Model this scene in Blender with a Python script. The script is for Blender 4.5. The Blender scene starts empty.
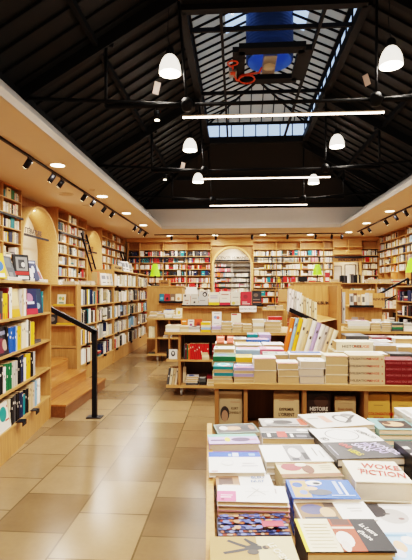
import bpy, math, random
from math import sin, cos, tan, atan, pi, hypot, atan2, sqrt
from mathutils import Vector, Matrix, Euler
SC = bpy.context.scene
COL = SC.collection
R = random.Random(11)

# ------------------------------------------------------------------ camera model
F = 450.0; PSI = atan(30/450); EYE = 1.45
def on_y(px, py, Y):
    t = tan(atan((px-206)/F)-PSI); X = t*Y; d = -X*sin(PSI)+Y*cos(PSI)
    return Vector((X, Y, EYE-(py-290)*d/F))
def on_x(px, py, X):
    t = tan(atan((px-206)/F)-PSI); Y = X/t; d = -X*sin(PSI)+Y*cos(PSI)
    return Vector((X, Y, EYE-(py-290)*d/F))
def on_z(px, py, Z):
    t = tan(atan((px-206)/F)-PSI); d = F*(EYE-Z)/(py-290); Y = d/(cos(PSI)-t*sin(PSI))
    return Vector((t*Y, Y, Z))
cd = bpy.data.cameras.new('camera'); cam = bpy.data.objects.new('camera', cd); COL.objects.link(cam)
cam.location = (0, 0, EYE); cam.rotation_euler = (pi/2, 0, PSI)
cd.sensor_fit = 'VERTICAL'; cd.sensor_height = 36; cd.sensor_width = 36*412/560
cd.lens = F/560*36; cd.shift_y = 10/560; cd.clip_start = .05; cd.clip_end = 200
SC.camera = cam

# ------------------------------------------------------------------ materials
def lin(c):
    c = c/255
    return c/12.92 if c <= .04045 else ((c+.055)/1.055)**2.4
def rgb(h):
    h = h.lstrip('#'); return tuple(lin(int(h[i:i+2], 16)) for i in (0, 2, 4))
def new_mat(name):
    m = bpy.data.materials.new(name); m.use_nodes = True
    nt = m.node_tree; b = nt.nodes['Principled BSDF']
    return m, nt, b
def setc(b, c, rough=.5, metal=0, spec=.5):
    b.inputs['Base Color'].default_value = (*c, 1); b.inputs['Roughness'].default_value = rough
    b.inputs['Metallic'].default_value = metal; b.inputs['Specular IOR Level'].default_value = spec
def plain(name, h, rough=.5, metal=0, noise=.06, spec=.4, scale=8):
    m, nt, b = new_mat(name); c = rgb(h); setc(b, c, rough, metal, spec)
    if noise:
        tc = nt.nodes.new('ShaderNodeTexCoord'); n = nt.nodes.new('ShaderNodeTexNoise'); n.inputs['Scale'].default_value = scale
        mx = nt.nodes.new('ShaderNodeMix'); mx.data_type = 'RGBA'
        mx.inputs[6].default_value = (*[x*(1-noise) for x in c], 1); mx.inputs[7].default_value = (*[min(1, x*(1+noise)) for x in c], 1)
        nt.links.new(tc.outputs['Object'], n.inputs['Vector']); nt.links.new(n.outputs['Fac'], mx.inputs[0]); nt.links.new(mx.outputs[2], b.inputs['Base Color'])
    return m
def wood(name, h1, h2, rough=.42, along='Z'):
    m, nt, b = new_mat(name); setc(b, rgb(h1), rough, 0, .35)
    tc = nt.nodes.new('ShaderNodeTexCoord'); mp = nt.nodes.new('ShaderNodeMapping')
    sc = {'X': (1.2, 14, 14), 'Y': (14, 1.2, 14), 'Z': (14, 14, 1.2)}[along]
    mp.inputs['Scale'].default_value = sc
    n = nt.nodes.new('ShaderNodeTexNoise'); n.inputs['Scale'].default_value = 3.0; n.inputs['Detail'].default_value = 5; n.inputs['Distortion'].default_value = .6
    oi = nt.nodes.new('ShaderNodeObjectInfo')
    r = nt.nodes.new('ShaderNodeValToRGB'); r.color_ramp.elements[0].color = (*rgb(h2), 1); r.color_ramp.elements[1].color = (*rgb(h1), 1)
    r.color_ramp.elements[0].position = .3; r.color_ramp.elements[1].position = .68
    L = nt.links.new
    L(tc.outputs['Object'], mp.inputs[0]); L(mp.outputs[0], n.inputs['Vector']); L(n.outputs['Fac'], r.inputs[0]); L(r.outputs[0], b.inputs['Base Color'])
    return m
def emis(name, h, s, base=None):
    m, nt, b = new_mat(name); setc(b, rgb(base or h), .4)
    b.inputs['Emission Color'].default_value = (*rgb(h), 1); b.inputs['Emission Strength'].default_value = s
    return m
M = {}
M['wood'] = wood('birch_wood', '#c3935c', '#ab7c46')
M['woodx'] = wood('birch_wood_boards', '#c79a64', '#b0824b', along='X')
M['woody'] = wood('birch_wood_soft', '#c3925a', '#ab7b44', along='Y')
M['archwood'] = wood('arch_birch', '#d3aa76', '#c4985f', along='Y')
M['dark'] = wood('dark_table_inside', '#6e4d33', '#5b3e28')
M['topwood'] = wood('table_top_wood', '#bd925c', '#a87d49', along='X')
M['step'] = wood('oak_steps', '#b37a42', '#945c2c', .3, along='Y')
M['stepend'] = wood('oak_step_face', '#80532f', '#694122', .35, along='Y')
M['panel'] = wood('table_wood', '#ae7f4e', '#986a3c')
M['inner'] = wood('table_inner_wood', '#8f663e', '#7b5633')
M['black'] = plain('black_metal', '#15151a', .45, .3, 0)
M['iron'] = plain('dark_iron', '#0b0b0d', .6, .1, .1, .25)
M['white'] = plain('white_plaster', '#efe6d8', .7, 0, .02)
M['soffit'] = plain('cream_soffit', '#d9cab4', .75, 0, .02)
M['lip'] = plain('pale_lip_plaster', '#c9c1b8', .8, 0, .02)
M['grey'] = plain('grey_plaster', '#cdcac6', .85, 0, .03)
M['cream'] = plain('cream_wall', '#e6dac2', .8, 0, .03)
M['roofpanel'] = plain('dark_roof_boards', '#0f0e0d', .6, 0, .25, .3, 1.3)
M['roofrib'] = plain('black_roof_ribs', '#0a0a0b', .6, 0, 0, .2)
M['page'] = plain('book_pages', '#c3a47a', .85, 0, .06, .1, 60)
M['pagewhite'] = plain('white_book_pages', '#cdbba4', .85, 0, .05, .1, 60)
M['pagelight'] = plain('pale_book_pages', '#d8c9b4', .85, 0, .05, .1, 60)
M['paper'] = plain('white_paper', '#f3efe6', .7, 0, .02)
M['led'] = emis('led_tube', '#ffe9d8', 14)
M['diff'] = emis('downlight_diffuser', '#ffeccf', 14)
M['spotface'] = emis('spot_lens', '#fff0d0', 12)
M['lime'] = emis('lime_lamp_shade', '#9ad51a', .32, '#8fcc12')
M['blueduct'] = plain('blue_duct', '#2b4f86', .45, .2, .1)
M['bluelit'] = emis('blue_duct_painted_glow', '#4f7fd0', .12, '#5f8fe0')  # weak emission stands in for blue light on the lining, no lamp inside
M['orange'] = plain('orange_cable', '#d8501c', .5, 0, 0)
M['steel'] = plain('brushed_steel', '#9a9a98', .35, .8, .05)
M['chrome'] = plain('caster_metal', '#b9b8b4', .3, .4, .05)

# pendant glass: glowing frosted glass
m, nt, b = new_mat('frosted_glass_shade'); setc(b, (.9, .87, .8), .3)
b.inputs['Emission Color'].default_value = (1, .9, .76, 1); b.inputs['Emission Strength'].default_value = 2.3
M['shade'] = m
# clear glazing
m, nt, b = new_mat('roof_glass'); nt.nodes.remove(b)
out = nt.nodes['Material Output']; tr = nt.nodes.new('ShaderNodeBsdfTransparent'); gl = nt.nodes.new('ShaderNodeBsdfGlossy'); mx = nt.nodes.new('ShaderNodeMixShader')
gl.inputs['Roughness'].default_value = .05; mx.inputs[0].default_value = .06; tr.inputs[0].default_value = (.9, .95, 1, 1)
nt.links.new(tr.outputs[0], mx.inputs[1]); nt.links.new(gl.outputs[0], mx.inputs[2]); nt.links.new(mx.outputs[0], out.inputs[0])
M['glass'] = m
# translucent lantern boards
m, nt, b = new_mat('frosted_lantern_panel'); setc(b, rgb('#b9bcae'), .6)
out = nt.nodes['Material Output']; tl = nt.nodes.new('ShaderNodeBsdfTranslucent'); tl.inputs[0].default_value = (.62, .6, .5, 1); mx = nt.nodes.new('ShaderNodeMixShader'); mx.inputs[0].default_value = .22
nt.links.new(b.outputs[0], mx.inputs[1]); nt.links.new(tl.outputs[0], mx.inputs[2]); nt.links.new(mx.outputs[0], out.inputs[0])
M['frost'] = m
# stone floor
m, nt, b = new_mat('limestone_floor'); setc(b, (.4, .3, .2), .3, 0, .35)
N = nt.nodes.new; L = nt.links.new
tc = N('ShaderNodeTexCoord'); mp = N('ShaderNodeMapping'); mp.inputs['Rotation'].default_value = (0, 0, pi/2); mp.inputs['Location'].default_value = (.12, .1, 0)
br = N('ShaderNodeTexBrick'); br.offset = .5; br.inputs['Scale'].default_value = 1; br.inputs['Mortar Size'].default_value = .006; br.inputs['Brick Width'].default_value = .5; br.inputs['Row Height'].default_value = .46
br.inputs['Color1'].default_value = (*rgb('#a08462'), 1); br.inputs['Color2'].default_value = (*rgb('#6f5538'), 1); br.inputs['Mortar'].default_value = (*rgb('#5f4a2c'), 1); br.inputs['Bias'].default_value = -.15
ns = N('ShaderNodeTexNoise'); ns.inputs['Scale'].default_value = 5; ns.inputs['Detail'].default_value = 8
n2 = N('ShaderNodeTexNoise'); n2.inputs['Scale'].default_value = 30; n2.inputs['Detail'].default_value = 4
rp = N('ShaderNodeValToRGB'); rp.color_ramp.elements[0].color = (*rgb('#78603f'), 1); rp.color_ramp.elements[1].color = (*rgb('#987c58'), 1); rp.color_ramp.elements[0].position = .3; rp.color_ramp.elements[1].position = .7
mx = N('ShaderNodeMix'); mx.data_type = 'RGBA'; mx.inputs[0].default_value = .2
m2 = N('ShaderNodeMix'); m2.data_type = 'RGBA'; m2.blend_type = 'MULTIPLY'; m2.inputs[0].default_value = 1; n3 = N('ShaderNodeMapRange'); n3.inputs[3].default_value = .82; n3.inputs[4].default_value = .98; L(n2.outputs['Fac'], n3.inputs[0])
rr = N('ShaderNodeMapRange'); rr.inputs[3].default_value = .18; rr.inputs[4].default_value = .26
L(tc.outputs['Object'], mp.inputs[0]); L(mp.outputs[0], br.inputs['Vector']); L(tc.outputs['Object'], ns.inputs['Vector']); L(tc.outputs['Object'], n2.inputs['Vector'])
L(ns.outputs['Fac'], rp.inputs[0]); L(br.outputs['Color'], mx.inputs[6]); L(rp.outputs[0], mx.inputs[7]); L(mx.outputs[2], m2.inputs[6]); L(n3.outputs[0], m2.inputs[7]); L(m2.outputs[2], b.inputs['Base Color'])
L(ns.outputs['Fac'], rr.inputs[0]); L(rr.outputs[0], b.inputs['Roughness'])
M['floor'] = m
# book cover, coloured per object, with a title band on spines
m, nt, b = new_mat('book_cover'); setc(b, (1, 1, 1), .4, 0, .4)
N = nt.nodes.new; L = nt.links.new
oi = N('ShaderNodeObjectInfo'); L(oi.outputs['Color'], b.inputs['Base Color'])
M['cover'] = m
m, nt, b = new_mat('book_spine'); setc(b, (1, 1, 1), .4, 0, .4)
N = nt.nodes.new; L = nt.links.new
oi = N('ShaderNodeObjectInfo'); tc = N('ShaderNodeTexCoord'); sp = N('ShaderNodeSeparateXYZ'); L(tc.outputs['Generated'], sp.inputs[0])
wn = N('ShaderNodeMath'); wn.operation = 'SUBTRACT'; L(sp.outputs['Z'], wn.inputs[0])
pr = N('ShaderNodeMapRange'); pr.inputs[3].default_value = .45; pr.inputs[4].default_value = .85; L(oi.outputs['Random'], pr.inputs[0]); L(pr.outputs[0], wn.inputs[1])
ab = N('ShaderNodeMath'); ab.operation = 'ABSOLUTE'; L(wn.outputs[0], ab.inputs[0])
lt = N('ShaderNodeMath'); lt.operation = 'LESS_THAN'; lt.inputs[1].default_value = .045; L(ab.outputs[0], lt.inputs[0])
x1 = N('ShaderNodeMath'); x1.operation = 'SUBTRACT'; x1.inputs[1].default_value = .5; L(sp.outputs['X'], x1.inputs[0])
x2 = N('ShaderNodeMath'); x2.operation = 'ABSOLUTE'; L(x1.outputs[0], x2.inputs[0])
x3 = N('ShaderNodeMath'); x3.operation = 'LESS_THAN'; x3.inputs[1].default_value = .22; L(x2.outputs[0], x3.inputs[0])
an = N('ShaderNodeMath'); an.operation = 'MULTIPLY'; L(lt.outputs[0], an.inputs[0]); L(x3.outputs[0], an.inputs[1])
bw = N('ShaderNodeRGBToBW'); L(oi.outputs['Color'], bw.inputs[0])
gt = N('ShaderNodeMath'); gt.operation = 'LESS_THAN'; gt.inputs[1].default_value = .3; L(bw.outputs[0], gt.inputs[0])
tcx = N('ShaderNodeMix'); tcx.data_type = 'RGBA'; tcx.inputs[6].default_value = (.08, .06, .05, 1); tcx.inputs[7].default_value = (.75, .7, .6, 1); L(gt.outputs[0], tcx.inputs[0])
fm = N('ShaderNodeMix'); fm.data_type = 'RGBA'; L(an.outputs[0], fm.inputs[0]); L(oi.outputs['Color'], fm.inputs[6]); L(tcx.outputs[2], fm.inputs[7]); L(fm.outputs[2], b.inputs['Base Color'])
M['spine'] = m
# colour-attribute material for the mass of far books
m, nt, b = new_mat('far_books'); setc(b, (1, 1, 1), .45, 0, .3)
at = nt.nodes.new('ShaderNodeAttribute'); at.attribute_name = 'Col'; nt.links.new(at.outputs['Color'], b.inputs['Base Color'])
M['far'] = m
_pc = {}
def colmat(h):
    if h not in _pc: _pc[h] = plain('ink_'+h.strip('#'), h, .45, 0, .05, .4, 25)
    return _pc[h]

# ------------------------------------------------------------------ mesh helpers
ORG = {}
class MB:
    def __init__(s): s.v = []; s.f = []; s.m = []; s.c = None; s.sm = []
    def face(s, idx, mi=0, smooth=False): s.f.append(idx); s.m.append(mi); s.sm.append(smooth)
    def poly(s, pts, mi=0):
        n = len(s.v); s.v += [tuple(p) for p in pts]; s.face(list(range(n, n+len(pts))), mi); return s
    def box(s, a, b, mi=0, mtx=None):
        n = len(s.v); x0, y0, z0 = a; x1, y1, z1 = b
        p = [Vector(q) for q in ((x0,y0,z0),(x1,y0,z0),(x1,y1,z0),(x0,y1,z0),(x0,y0,z1),(x1,y0,z1),(x1,y1,z1),(x0,y1,z1))]
        if mtx is not None: p = [mtx @ q for q in p]
        s.v += [tuple(q) for q in p]
        for k in ((0,3,2,1),(4,5,6,7),(0,1,5,4),(1,2,6,5),(2,3,7,6),(3,0,4,7)): s.face([n+i for i in k], mi)
        return s
    def tube(s, p0, p1, r, seg=10, mi=0, r1=None, caps=True):
        p0 = Vector(p0); p1 = Vector(p1); d = (p1-p0).normalized(); a = d.orthogonal().normalized(); b = d.cross(a); r1 = r if r1 is None else r1
        n = len(s.v)
        for p, q in ((p0, r), (p1, r1)):
            for i in range(seg):
                t = 2*pi*i/seg; s.v.append(tuple(p+(a*cos(t)+b*sin(t))*q))
        for i in range(seg):
            j = (i+1) % seg; s.face([n+i, n+j, n+seg+j, n+seg+i], mi, True)
        if caps: s.face([n+i for i in range(seg)][::-1], mi); s.face([n+seg+i for i in range(seg)], mi)
        return s
    def bar(s, p0, p1, w, h, mi=0, up=(0, 0, 1)):
        p0 = Vector(p0); p1 = Vector(p1); d = (p1-p0).normalized(); u = Vector(up); x = d.cross(u)
        x = x.normalized() if x.length > 1e-4 else Vector((1, 0, 0)); z = x.cross(d).normalized(); n = len(s.v)
        for p in (p0, p1):
            for i, j in ((-1,-1),(1,-1),(1,1),(-1,1)): s.v.append(tuple(p+x*(i*w/2)+z*(j*h/2)))
        for k in ((0,1,2,3),(7,6,5,4),(0,4,5,1),(1,5,6,2),(2,6,7,3),(3,7,4,0)): s.face([n+i for i in k], mi)
        return s
    def path(s, pts, r, seg=8, mi=0):
        for a, b in zip(pts, pts[1:]): s.tube(a, b, r, seg, mi)
        return s
    def lathe(s, prof, c, seg=20, mi=0, axis='Z'):
        n = len(s.v); c = Vector(c)
        for r, z in prof:
            for i in range(seg):
                t = 2*pi*i/seg; s.v.append(tuple(c+Vector((r*cos(t), r*sin(t), z))))
        for k in range(len(prof)-1):
            for i in range(seg):
                j = (i+1) % seg; s.face([n+k*seg+i, n+k*seg+j, n+(k+1)*seg+j, n+(k+1)*seg+i], mi, True)
        return s
    def build(s, name, mats, parent=None, org=None):
        if not isinstance(mats, (list, tuple)): mats = [mats]
        o3 = Vector(org) if org is not None else Vector((0, 0, 0))
        off = (ORG.get(parent.name, Vector((0, 0, 0))) if parent else Vector((0, 0, 0))) + o3
        me = bpy.data.meshes.new(name); me.from_pydata([(v[0]-off.x, v[1]-off.y, v[2]-off.z) for v in s.v], [], s.f)
        for mt in mats: me.materials.append(mt)
        me.polygons.foreach_set('material_index', s.m); me.polygons.foreach_set('use_smooth', s.sm)
        if s.c is not None:
            ca = me.color_attributes.new('Col', 'FLOAT_COLOR', 'CORNER'); buf = []
            for p in me.polygons: buf += list(s.c[p.index])*p.loop_total
            ca.data.foreach_set('color', buf)
        me.update(); ob = bpy.data.objects.new(name, me); COL.objects.link(ob)
        if parent: ob.parent = parent
        ob.location = o3; ORG[ob.name] = off
        return ob
def tag(o, label=None, cat=None, group=None, kind=None):
    if label: o['label'] = label
    if cat: o['category'] = cat
    if group: o['group'] = group
    if kind: o['kind'] = kind
    return o
def thing(name, label, cat, loc=(0, 0, 0), rz=0, group=None, local=False):
    o = bpy.data.objects.new(name, None); COL.objects.link(o); o.empty_display_size = .1
    o.location = loc; o.rotation_euler = (0, 0, rz); ORG[o.name] = Vector((0, 0, 0)) if (local or rz) else Vector(loc)
    return tag(o, label, cat, group)
def struct(o): o['kind'] = 'structure'; return o
def copy_tree(o, parent=None):
    c = o.copy(); COL.objects.link(c)
    if parent is not None: c.parent = parent
    for ch in list(o.children): copy_tree(ch, c)
    return c
_tx = {}
def text_mesh(s, mat):
    k = (s, mat.name)
    if k not in _tx:
        cu = bpy.data.curves.new('title', 'FONT'); cu.body = s; cu.size = 1; cu.align_x = 'CENTER'; cu.align_y = 'CENTER'; cu.extrude = .01; cu.resolution_u = 2; cu.offset = .018
        ob = bpy.data.objects.new('title', cu); COL.objects.link(ob); bpy.context.view_layer.update()
        me = bpy.data.meshes.new_from_object(ob.evaluated_get(bpy.context.evaluated_depsgraph_get()))
        bpy.data.objects.remove(ob); me.materials.clear(); me.materials.append(mat); _tx[k] = me
    return _tx[k]
def text(s, mat, parent, loc, rot, size, name='title', sx=1.0):
    o = bpy.data.objects.new(name, text_mesh(s, mat)); COL.objects.link(o); o.parent = parent
    o.location = Vector(loc)-ORG.get(parent.name, Vector((0, 0, 0))); o.rotation_euler = rot; o.scale = (size*sx, size, size)
    return o
def lamp(kind, name, loc, power, color=(1, .94, .86), size=.2, rot=(0, 0, 0), spot=None, parent=None):
    d = bpy.data.lights.new(name, kind); d.energy = power; d.color = color
    if kind == 'AREA': d.shape = 'DISK'; d.size = size
    elif kind == 'POINT': d.shadow_soft_size = size
    elif kind == 'SPOT': d.shadow_soft_size = size; d.spot_size = spot or 1.4; d.spot_blend = .7
    o = bpy.data.objects.new(name, d); COL.objects.link(o); o.location = loc; o.rotation_euler = rot
    return o

# ------------------------------------------------------------------ palette
PAL = {'white': '#ece7dc', 'cream': '#e2d3b4', 'pale grey': '#b9b4ab', 'dark grey': '#4a4a4c', 'black': '#17171b', 'navy blue': '#1d2a4c', 'bright blue': '#2358a8', 'light blue': '#8fb4cf',
       'teal': '#1f7d86', 'green': '#1f6a43', 'yellow': '#e0b02a', 'orange': '#dd6f25', 'red': '#c02a26', 'dark red': '#6f1520', 'pink': '#d86f86', 'lilac': '#a99bc4', 'beige': '#c9b18a', 'brown': '#6b452c'}
def pick(w):
    ks = list(w); return R.choices(ks, [w[k] for k in ks])[0]
W_NEAR = {'white': 20, 'cream': 14, 'pale grey': 8, 'dark grey': 7, 'black': 14, 'navy blue': 8, 'bright blue': 5, 'light blue': 4, 'teal': 4, 'green': 4, 'yellow': 4, 'orange': 3, 'red': 4, 'dark red': 3, 'lilac': 1, 'beige': 6, 'brown': 3}
W_LONG = {'white': 30, 'cream': 24, 'pale grey': 12, 'dark grey': 8, 'black': 16, 'navy blue': 6, 'light blue': 3, 'teal': 2, 'green': 1, 'yellow': 2, 'orange': 1, 'red': 3, 'dark red': 3, 'beige': 10, 'brown': 3}
W_FR = {'white': 34, 'cream': 24, 'pale grey': 10, 'dark grey': 5, 'black': 7, 'navy blue': 4, 'light blue': 4, 'teal': 2, 'green': 1, 'yellow': 2, 'orange': 2, 'red': 5, 'beige': 6, 'pink': 1}
W_DARK = {'white': 8, 'cream': 5, 'pale grey': 6, 'dark grey': 16, 'black': 26, 'navy blue': 18, 'red': 8, 'dark red': 4, 'teal': 4, 'bright blue': 4}
W_RED = {'white': 30, 'cream': 12, 'red': 34, 'orange': 12, 'pale grey': 8, 'navy blue': 4, 'teal': 3, 'black': 4, 'yellow': 4}
def jit(c, a=.12):
    f = 1+R.uniform(-a, a); return tuple(min(1, x*f*(1+R.uniform(-.04, .04))) for x in rgb(PAL[c]))

# ------------------------------------------------------------------ upright shelf book prototype and far mass
def upright_mesh():
    b = MB(); n = 5; pts = []
    for i in range(n+1):
        x = i/n; pts.append((x, -.06*sin(pi*x)))
    prof = pts+[(1, 1), (0, 1)]
    k = len(prof)
    for z in (0, 1):
        for p in prof: b.v.append((p[0], p[1], z))
    for i in range(k):
        j = (i+1) % k
        sp = i < n
        b.face([i, j, k+j, k+i], 0 if i != n+1 else 1, sp)
    b.face(list(range(k))[::-1], 1); b.face([k+i for i in range(k)], 1)
    me = bpy.data.meshes.new('book'); me.from_pydata(b.v, [], b.f)
    me.materials.append(M['spine']); me.materials.append(M['page'])
    me.polygons.foreach_set('material_index', b.m); me.update()
    return me
UP = upright_mesh()
FAR = MB(); FAR.c = []
def far_box(mtx, a, b, col):
    n = len(FAR.v); x0, y0, z0 = a; x1, y1, z1 = b
    for q in ((x0,y0,z0),(x1,y0,z0),(x1,y1,z0),(x0,y1,z0),(x0,y0,z1),(x1,y0,z1),(x1,y1,z1),(x0,y1,z1)): FAR.v.append(tuple(mtx @ Vector(q)))
    pg = (*rgb('#cdbb9c'), 1); c = (*col, 1)
    for k, cc in (((4,5,6,7), pg), ((0,1,5,4), c), ((1,2,6,5), c), ((3,0,4,7), c)):
        FAR.face([n+i for i in k], 0); FAR.c.append(cc)
    if R.random() < .55 and (z1-z0) > .12:   # a title stripe on the spine
        zz = z0+(z1-z0)*R.uniform(.35, .75); hh = (z1-z0)*R.uniform(.05, .16); lum = sum(col)/3
        d = (.7, .66, .58, 1) if lum < .2 else (*R.choice([(.06, .05, .05), (.35, .05, .04), (.08, .12, .3)]), 1)
        n = len(FAR.v); i = (x1-x0)*.25
        for q in ((x0+i,y0-.002,zz),(x1-i,y0-.002,zz),(x1-i,y0-.002,zz+hh),(x0+i,y0-.002,zz+hh)): FAR.v.append(tuple(mtx @ Vector(q)))
        FAR.face([n, n+1, n+2, n+3], 0); FAR.c.append(d)
def fill_far(mtx, x0, x1, z, hmax, w=W_FR, full=.97, tmin=.016, tmax=.042, setb=.03):
    x = x0+.012; end = x1-.012-(R.uniform(0, .25)*(x1-x0) if R.random() < 1-full else 0)
    hb = hmax*R.uniform(.72, .84); run = None
    while x < end-.02:
        r = R.random()
        if r < .03: x += R.uniform(.03, .1); continue
        if r < .06 and end-x > .3:      # a short flat pile
            wd = R.uniform(.16, .22); zz = z
            for _ in range(R.randint(2, 5)):
                t = R.uniform(.015, .035)
                if zz+t > z+hmax*.85: break
                far_box(mtx, (x, setb, zz), (x+wd, setb+.15, zz+t), jit(pick(w))); zz += t
            x += wd+.01; continue
        if r < .10 and end-x > .2:      # facing outwards
            wd = R.uniform(.13, .17); far_box(mtx, (x, setb-.01, z), (x+wd, setb+.02, z+min(hmax*.9, wd*1.5)), jit(pick(w), .2)); x += wd+.01; continue
        if run is None or R.random() < .3: run = (pick(w), hb*R.uniform(.85, 1.12))
        t = R.uniform(tmin, tmax); c = run[0] if R.random() < .5 else pick(w)
        far_box(mtx, (x, setb+R.uniform(0, .02), z), (min(x+t, end)-.0015, setb+.16, z+min(hmax*.95, run[1]*R.uniform(.94, 1.04))), jit(c)); x += t
SHELVED = []   # (object, colour, row phrase)
def upright(mtx, rz, x, z, t, h, c, row, d=.155, y=.03, lean=0):
    o = bpy.data.objects.new('book', UP); COL.objects.link(o)
    o.location = mtx @ Vector((x, y, z)); o.rotation_euler = (0, lean, rz) if not lean else (Matrix.Rotation(rz, 3, 'Z') @ Matrix.Rotation(lean, 3, 'Y')).to_euler()
    o.scale = (t-.0012, d, h); o.color = (*jit(c, .08), 1); o['category'] = 'book'
    SHELVED.append((o, c, row)); return o
ORD = ['first', 'second', 'third', 'fourth', 'fifth', 'sixth', 'seventh', 'eighth', 'ninth', 'tenth', 'eleventh', 'twelfth', 'thirteenth', 'fourteenth', 'fifteenth', 'sixteenth', 'seventeenth', 'eighteenth', 'nineteenth', 'twentieth']
def label_shelved():
    cnt = {}
    for o, c, row in SHELVED: cnt.setdefault((c, row), []).append(o)
    for (c, row), os in cnt.items():
        for i, o in enumerate(os):
            o['label'] = f"the only {c} book, {row}" if len(os) == 1 else f"{ORD[i]} {c} book from the left, {row}"
            o['group'] = 'books on '+row

# ------------------------------------------------------------------ general book (flat or standing), cover is the thing, pages its part
_bm = {}
def book_meshes(w, d, t, spine, page):
    k = (round(w, 3), round(d, 3), round(t, 3), spine, page)
    if k in _bm: return _bm[k]
    c = min(.003, t*.12); b = MB()
    b.box((0, 0, 0), (w, d, c)); b.box((0, 0, t-c), (w, d, t))
    if spine == 'L': b.box((0, 0, c), (c, d, t-c))
    if spine == 'R': b.box((w-c, 0, c), (w, d, t-c))
    if spine == 'F': b.box((0, 0, c), (w, c, t-c))
    if spine == 'B': b.box((0, d-c, c), (w, d, t-c))
    p = MB(); i = .0035
    p.box((i if spine != 'L' else c, i if spine != 'F' else c, c), (w-(i if spine != 'R' else c), d-(i if spine != 'B' else c), t-c))
    out = []
    for q, nm, mt in ((b, 'book', M['cover']), (p, 'page_block', M[page])):
        me = bpy.data.meshes.new(nm); me.from_pydata(q.v, [], q.f); me.materials.append(mt); me.update(); out.append(me)
    _bm[k] = out; return out
def make_book(label, w, d, t, color, loc, rot=(0, 0, 0), spine='L', arts=(), texts=(), page='page', name='book', cat='book', group=None):
    mb, mp = book_meshes(w, d, t, spine, page)
    o = bpy.data.objects.new(name, mb); COL.objects.link(o); o.location = loc; o.rotation_euler = rot
    c = rgb(color) if color.startswith('#') else jit(color, .05); o.color = (*c, 1); tag(o, label, cat, group)
    p = bpy.data.objects.new('page_block', mp); COL.objects.link(p); p.parent = o
    if arts:
        b = MB(); mats = []
        for k, (poly, h) in enumerate(arts):
            mt = colmat(h)
            if mt not in mats: mats.append(mt)
            z = t+.0004+.00012*k
            b.poly([(u*w, v*d, z) for u, v in poly], mats.index(mt))
        a = b.build('cover_art', mats); a.parent = o
    for tx in texts:
        s, u, v, size, h = tx[:5]; rz = tx[5] if len(tx) > 5 else 0
        e = bpy.data.objects.new('title', text_mesh(s, colmat(h))); COL.objects.link(e); e.parent = o
        e.location = (u*w, v*d, t+.0025); e.rotation_euler = (0, 0, rz); e.scale = (size*(tx[6] if len(tx) > 6 else .8), size, size*.05)
    return o
def rect(u0, v0, u1, v1): return [(u0, v0), (u1, v0), (u1, v1), (u0, v1)]
def ell(u, v, a, b, n=14): return [(u+a*cos(2*pi*i/n), v+b*sin(2*pi*i/n)) for i in range(n)]
def pos_word(i, n):     # i counted from the top
    if n == 1: return 'single'
    return 'top' if i == 0 else ('bottom' if i == n-1 else ORD[i]+' down')
def rand_art():
    q = R.random(); a = R.choice(['#8a8784', '#4c4a4c', '#b0402f', '#3d5f9a', '#c9a24a', '#5f8a84', '#7d5a44', '#2a2a30', '#c9788a', '#d8cfc0']); c = R.choice(['#4c4a4c', '#8a8784', '#a83a2c', '#2d3f70'])
    if q < .3: return [(rect(.06, .38, .94, .94), a), (rect(.15, .12, .8, .2), c)]
    if q < .55: return [(ell(R.uniform(.35, .65), .5, .26, .28), a), (rect(.15, .84, .85, .9), c), (rect(.25, .08, .7, .13), c)]
    if q < .75: return [(rect(0, 0, 1, R.uniform(.18, .4)), a), (rect(.15, .6, .8, .68), c), (rect(.15, .75, .6, .79), c)]
    if q < .9: return [(rect(.15, .6, .85, .67), c), (rect(.25, .45, .75, .49), a)]
    return [(rect(.03, .03, .97, .97), a), ([(.1, .1), (.5, .3), (.9, .15), (.8, .8), (.4, .6), (.15, .85)], c), (ell(.6, .6, .15, .15), '#e3dccd')]
def stack(place, cols, x, y, z, w, d, t, rz=0, spine='L', top=None, page='page', jt=.006, group=None, toplabel=None):
    """a pile of flat books, bottom first; every book is a thing of its own"""
    n = len(cols); zz = z; cx = x+w/2; cy = y+d/2
    for k in range(n):
        i = n-1-k; a = rz+R.uniform(-.03, .03)*(1 if jt else 0); jx = R.uniform(-jt, jt); jy = R.uniform(-jt, jt)*.6
        m = Matrix.Translation((cx+jx, cy+jy, zz+.0003)) @ Matrix.Rotation(a, 4, 'Z') @ Matrix.Translation((-w/2, -d/2, 0))
        ar, te = (top if (top and i == 0) else ((), ()))
        if i == 0 and not top: ar = rand_art()
        c = cols[k]; sp_ = 'F' if c not in ('white', 'cream', 'beige', 'pale grey') and not c.startswith('#') else spine; cn = c if not c.startswith('#') else ''
        lab = toplabel if (toplabel and i == 0) else f"{cn+' ' if cn else ''}book, {pos_word(i, n)} in {place}" if n > 1 else f"{cn+' ' if cn else ''}book lying flat, {place}"
        make_book(lab, w, d, t, c, m.translation, (0, 0, a), sp_, ar, te, page, group=group or 'books piled in '+place)
        zz += t+.0006
    return zz

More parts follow.
